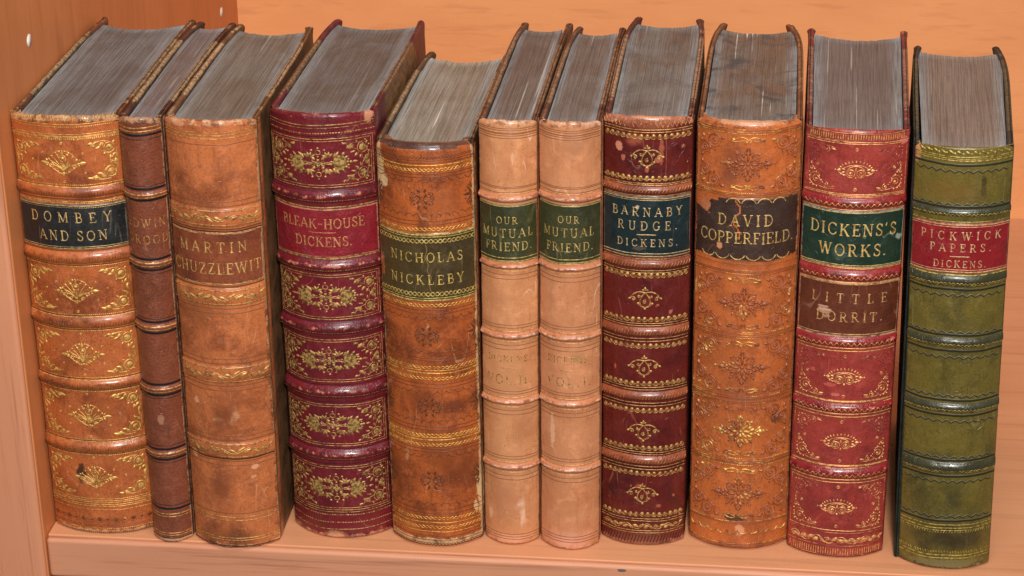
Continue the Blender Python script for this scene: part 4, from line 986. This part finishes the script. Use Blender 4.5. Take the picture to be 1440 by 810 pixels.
def dorrit():
    lea = leather('cherry_red_calf', (158, 58, 48), (118, 36, 34), (222, 104, 100), 10, .25, .33, .8, .25, .05, ((-7, 93.22, 3.2, 1.2, (190, 80, 72)), (-4, 88.36, 2.2, .8, (204, 104, 92)), (-15, 99.92, 1.3, 1.1, (190, 84, 76)), (-6, 26.25, 1.8, .9, (190, 84, 76)), (3, 73.29, 8, 3, (150, 52, 44)), (21, 214.56, 1.6, 1.6, (226, 110, 104))))
    bnd = leather('red_band', (138, 34, 32), (104, 24, 32), (224, 122, 112), 50, .25, .25, .6, .1)
    g = gilt('gilt_k', (136, 44, 36), 13, .28, (240, 192, 120), (186, 118, 66)); g2 = gilt('gilt_l', (150, 48, 42), 14, .75, (226, 160, 104), (170, 90, 60), .4)
    cv = cover_mat('half_red_cover', (122, 30, 42), (98, 66, 52), (66, 46, 40), 10, 146.17, 219.24, 30, 30, (168, 110, 92))
    b = Book('cherry red book with two title labels, a green one above a brown one', *(364.50, 9.70, 46.36, 219.24, 146.17, 49.50, -0.01955, 0.00682, 9.28), 10, [lea, g, g2], hinge=(.25, .3), cap=.40, tailwear=.3, curl=(0, 0), capr=1.4, notch=.15,
             pg=pages('page_edges_h', (142, 132, 132), (128, 112, 106), 10, .4, .6), cover=cv, bandwear=.42)
    for a, c in ((182.94, 188.50), (147.12, 152.84), (113.21, 118.53), (79.34, 84.23), (43.80, 49.79)): b.band(a, c, 1.8)
    b.band_mats = [bnd]
    p = b.pen(1); f = b.pen(2); U = b.sp.U
    f.rule(219.47, .3); p.hatch(216.09, 218.46, 1.15, .05, .5, 3); p.rule(214.90, .4); p.rule(219.03, .3)
    for a, c in ((214.05, 189.89), (111.01, 85.36), (77.07, 50.94), (41.47, 14.82)):
        m = (a+c)/2
        p.rule(a, .45, 1.2); p.rule(c, .45, 1.2); f.rule(a+1.4, .3, 1.2); f.rule(c-1.3, .3, 1.2)
        for sx in (-1, 1): f.line([(sx*(U-1.4), a), (sx*(U-1.4), c)], .3)
        lozenge(p.at(0, m-.6, .92, .92)); roundel(p.at(0, a-2.6, .85)); roundel(p.at(0, c+2.4, .85))
        for sx in (-1, 1): roundel(p.at(sx*18.0, m+.6, .8))
        corners(p, U, c, a, dotted_corner, 2.6, 1.1, .92, (0, 0, 1, 1)); corners(f, U, c, a, dotted_corner, 2.6, 1.1, .92, (1, 1, 0, 0))
    for (a, c, hh) in b.bandlist:
        lo_, hi_ = min(a, c), max(a, c)
        n_ = int((2*U-6)/2.4)
        p.wave(lo_+(hi_-lo_)*.36, .75, 2.6, .42, 2.5)
        p.rule(lo_-.7, .45, .8); p.rule(hi_+.7, .45, .8)
    p.vine(9.47, 1.9, 13, .42); f.vine(9.27, 1.2, 9, .3); f.rule(6.48, .3); p.hatch(1.90, 5.29, 1.2, .05, .42, 2); f.rule(1.30, .35)
    mb = b.patch(153.91, 181.90, 0, .25)
    t = Pen(mb, b.sp, 1, .27, h=.07)
    t.rule(180.86, .45, .7); t.rule(155.15, .45, .7); t.rule(154.26, .25, .7)
    text(t, "DICKENS'S", .4, 172.64, 5.9, 41, 1.05); text(t, 'WORKS.', .4, 162.60, 5.9, 31.5, 1.05)
    mb2 = b.patch(118.35, 146.59, 0, .25, seed=3)
    t = Pen(mb2, b.sp, 1, .27, h=.07)
    t.rule(145.51, .45, .7); t.rule(119.81, .45, .7); t.rule(146.16, .25, .7)
    text(t, 'LITTLE', .4, 138.14, 5.0, 36, 1.0); text(t, 'DORRIT.', .8, 128.56, 5.0, 31.5, 1.0)
    b.finish()
    b.label(mb, [leather('dark_green_label_b', (30, 50, 36), (20, 34, 28), (150, 160, 140), 40, .3, .30, .7, .3, 0, ((-6, 161.18, 3, 3, (74, 86, 76)), (21, 167.89, 1.6, 1.6, (150, 156, 140)))), gilt('gilt_label_i', (44, 50, 34), 40, .10, (244, 208, 130), (190, 140, 70))])
    b.label(mb2, [leather('brown_label', (98, 46, 26), (72, 32, 20), (206, 160, 130), 41, .3, .30, .7, .2, 0, ((-11.5, 133.27, 2.6, .7, (196, 150, 124)), (-10.2, 131.82, 3.2, .8, (206, 160, 134)), (-10.8, 130.37, 2.8, .7, (190, 140, 112)), (-10, 128.56, 2.2, .8, (176, 124, 98)))), gilt('gilt_label_j', (96, 46, 32), 41, .22, (236, 190, 124), (180, 120, 70))])
    for o in b.spine_obj.children:
        if o.name.startswith('title_label'): o['label'] = 'dark green label' if o.data.materials[0].name.startswith('dark_green') else 'brown label scuffed at its left'
dorrit()
def pickwick():
    lea = leather('olive_calf', (106, 90, 34), (66, 60, 27), (150, 140, 90), 11, .2, .30, .8, .4, 0, (
        (9, 197.78, 1.3, 6, (54, 50, 28)), (0, 17.17, 19, 8.5, (48, 38, 24)), (3, 39.28, 6, 8, (64, 58, 28)), (0, 3.41, 17, 2.2, (112, 104, 64)), (-20.5, 214.35, 1.5, 8, (206, 140, 96)), (-4, 195.06, 12, 6, (112, 84, 34))), streak=.05)
    bnd = leather('dark_olive_band', (58, 56, 34), (40, 40, 30), (120, 110, 80), 51, .2, .22, .5, .1)
    g = gilt('gilt_m', (74, 66, 30), 15, .22, (196, 168, 84), (112, 92, 40), .42); dk = BLIND('dark_fillet_e', (40, 38, 22)); sv = BLIND('blind_wave', (96, 92, 70)); 
    cv = cover_mat('dark_green_cloth_cover', (26, 46, 42), (28, 52, 50), (20, 38, 38), 11, 143.76, 214.53, 20, 22, (96, 84, 58))
    b = Book('olive green book with wavy borders and a bright red title label', *(416.70, 2.71, 43.23, 214.53, 143.76, 47.50, -0.04463, -0.01639, 8.79), 11, [lea, g, dk, sv], hinge=(.15, .15), cap=.18, tailwear=.45, out=(2.2, 0), curl=(2, -5), capr=1.3, notch=.2,
             pg=pages('page_edges_i', (162, 146, 138), (144, 124, 112), 11, .15, .6), cover=cv, bandwear=.05)
    for a, c in ((182.89, 186.84), (148.50, 154.68), (118.06, 123.13), (84.48, 89.49), (51.91, 58.19)): b.band(a, c, 1.5)
    b.band_mats = [bnd]
    p = b.pen(1); k = b.pen(2, h=.06); s_ = b.pen(3, h=.14); U = b.sp.U
    for i in range(12):
        x = -U+2+(2*U-4)*(i+.5)/12; q = p.at(x, 213.85); q.petal(-1.6, .7, -.5, 3.0, 1.0); q.dot(1.2, -.6, .6)
    p.rule(215.53, .35); p.rule(211.66, .6); p.rule(209.81, .75); p.rule(210.82, .3); k.rule(207.61, 1.0, .4); s_.rule(208.29, .35)
    def zig(pn, v, amp, lam, w):
        n_ = int((2*U-3)/lam); st = (2*U-3)/n_; pts = []
        for i in range(n_): x = -U+1.5+st*i; pts += [(x, v+amp), (x+st*.2, v+amp*.2), (x+st*.5, v-amp), (x+st*.75, v-amp*.1)]
        pn.line(pts, w)
    for v in (205.08, 188.90, 144.60, 125.83, 113.34, 93.37, 80.19, 61.03, 48.10, 29.24): zig(s_, v, .65, 4.0, .42); zig(k, v-.55, .65, 4.0, .5)
    for v in (187.36, 147.08, 124.21, 116.25, 90.78, 82.99, 59.14, 50.58, 26.52): k.rule(v, 1.1, .4); s_.rule(v+.7, .3, .5)
    for (a, c, hh) in b.bandlist:
        lo_, hi_ = min(a, c), max(a, c); p.chain(lo_+(hi_-lo_)*.27, .72, 3.6, .42, 1.2)
    p.rule(180.30, .55); p.rule(154.50, .4)
    p.rule(24.38, .6); p.rule(22.63, .7); p.hatch(20.10, 21.46, 1.3, .6, .55); p.hatch(8.93, 10.30, 1.3, -.6, .55); p.rule(7.75, .65); p.rule(6.17, .5); p.rule(21.46, .3)
    mb = b.patch(155.03, 179.78, 0, .25)
    t = Pen(mb, b.sp, 1, .27, h=.07)
    t.rule(178.92, .6, .5); t.rule(177.95, .28, .5); t.rule(156.96, .3, .5); t.rule(155.91, .6, .5)
    text(t, 'PICKWICK', .3, 173.55, 4.0, 37.5, 1.0); text(t, 'PAPERS.', .3, 167.64, 3.9, 28, 1.0); t.line([(-4.4, 163.45), (4.4, 163.45)], .5); text(t, 'DICKENS.', .3, 159.77, 3.4, 24, 1.0)
    b.finish()
    b.label(mb, [leather('red_label_leather', (136, 26, 30), (110, 20, 24), (190, 90, 80), 42, .3, .33, .5, .15), gilt('gilt_label_k', (134, 40, 40), 42, .14, (240, 204, 150), (196, 140, 96))])
pickwick()
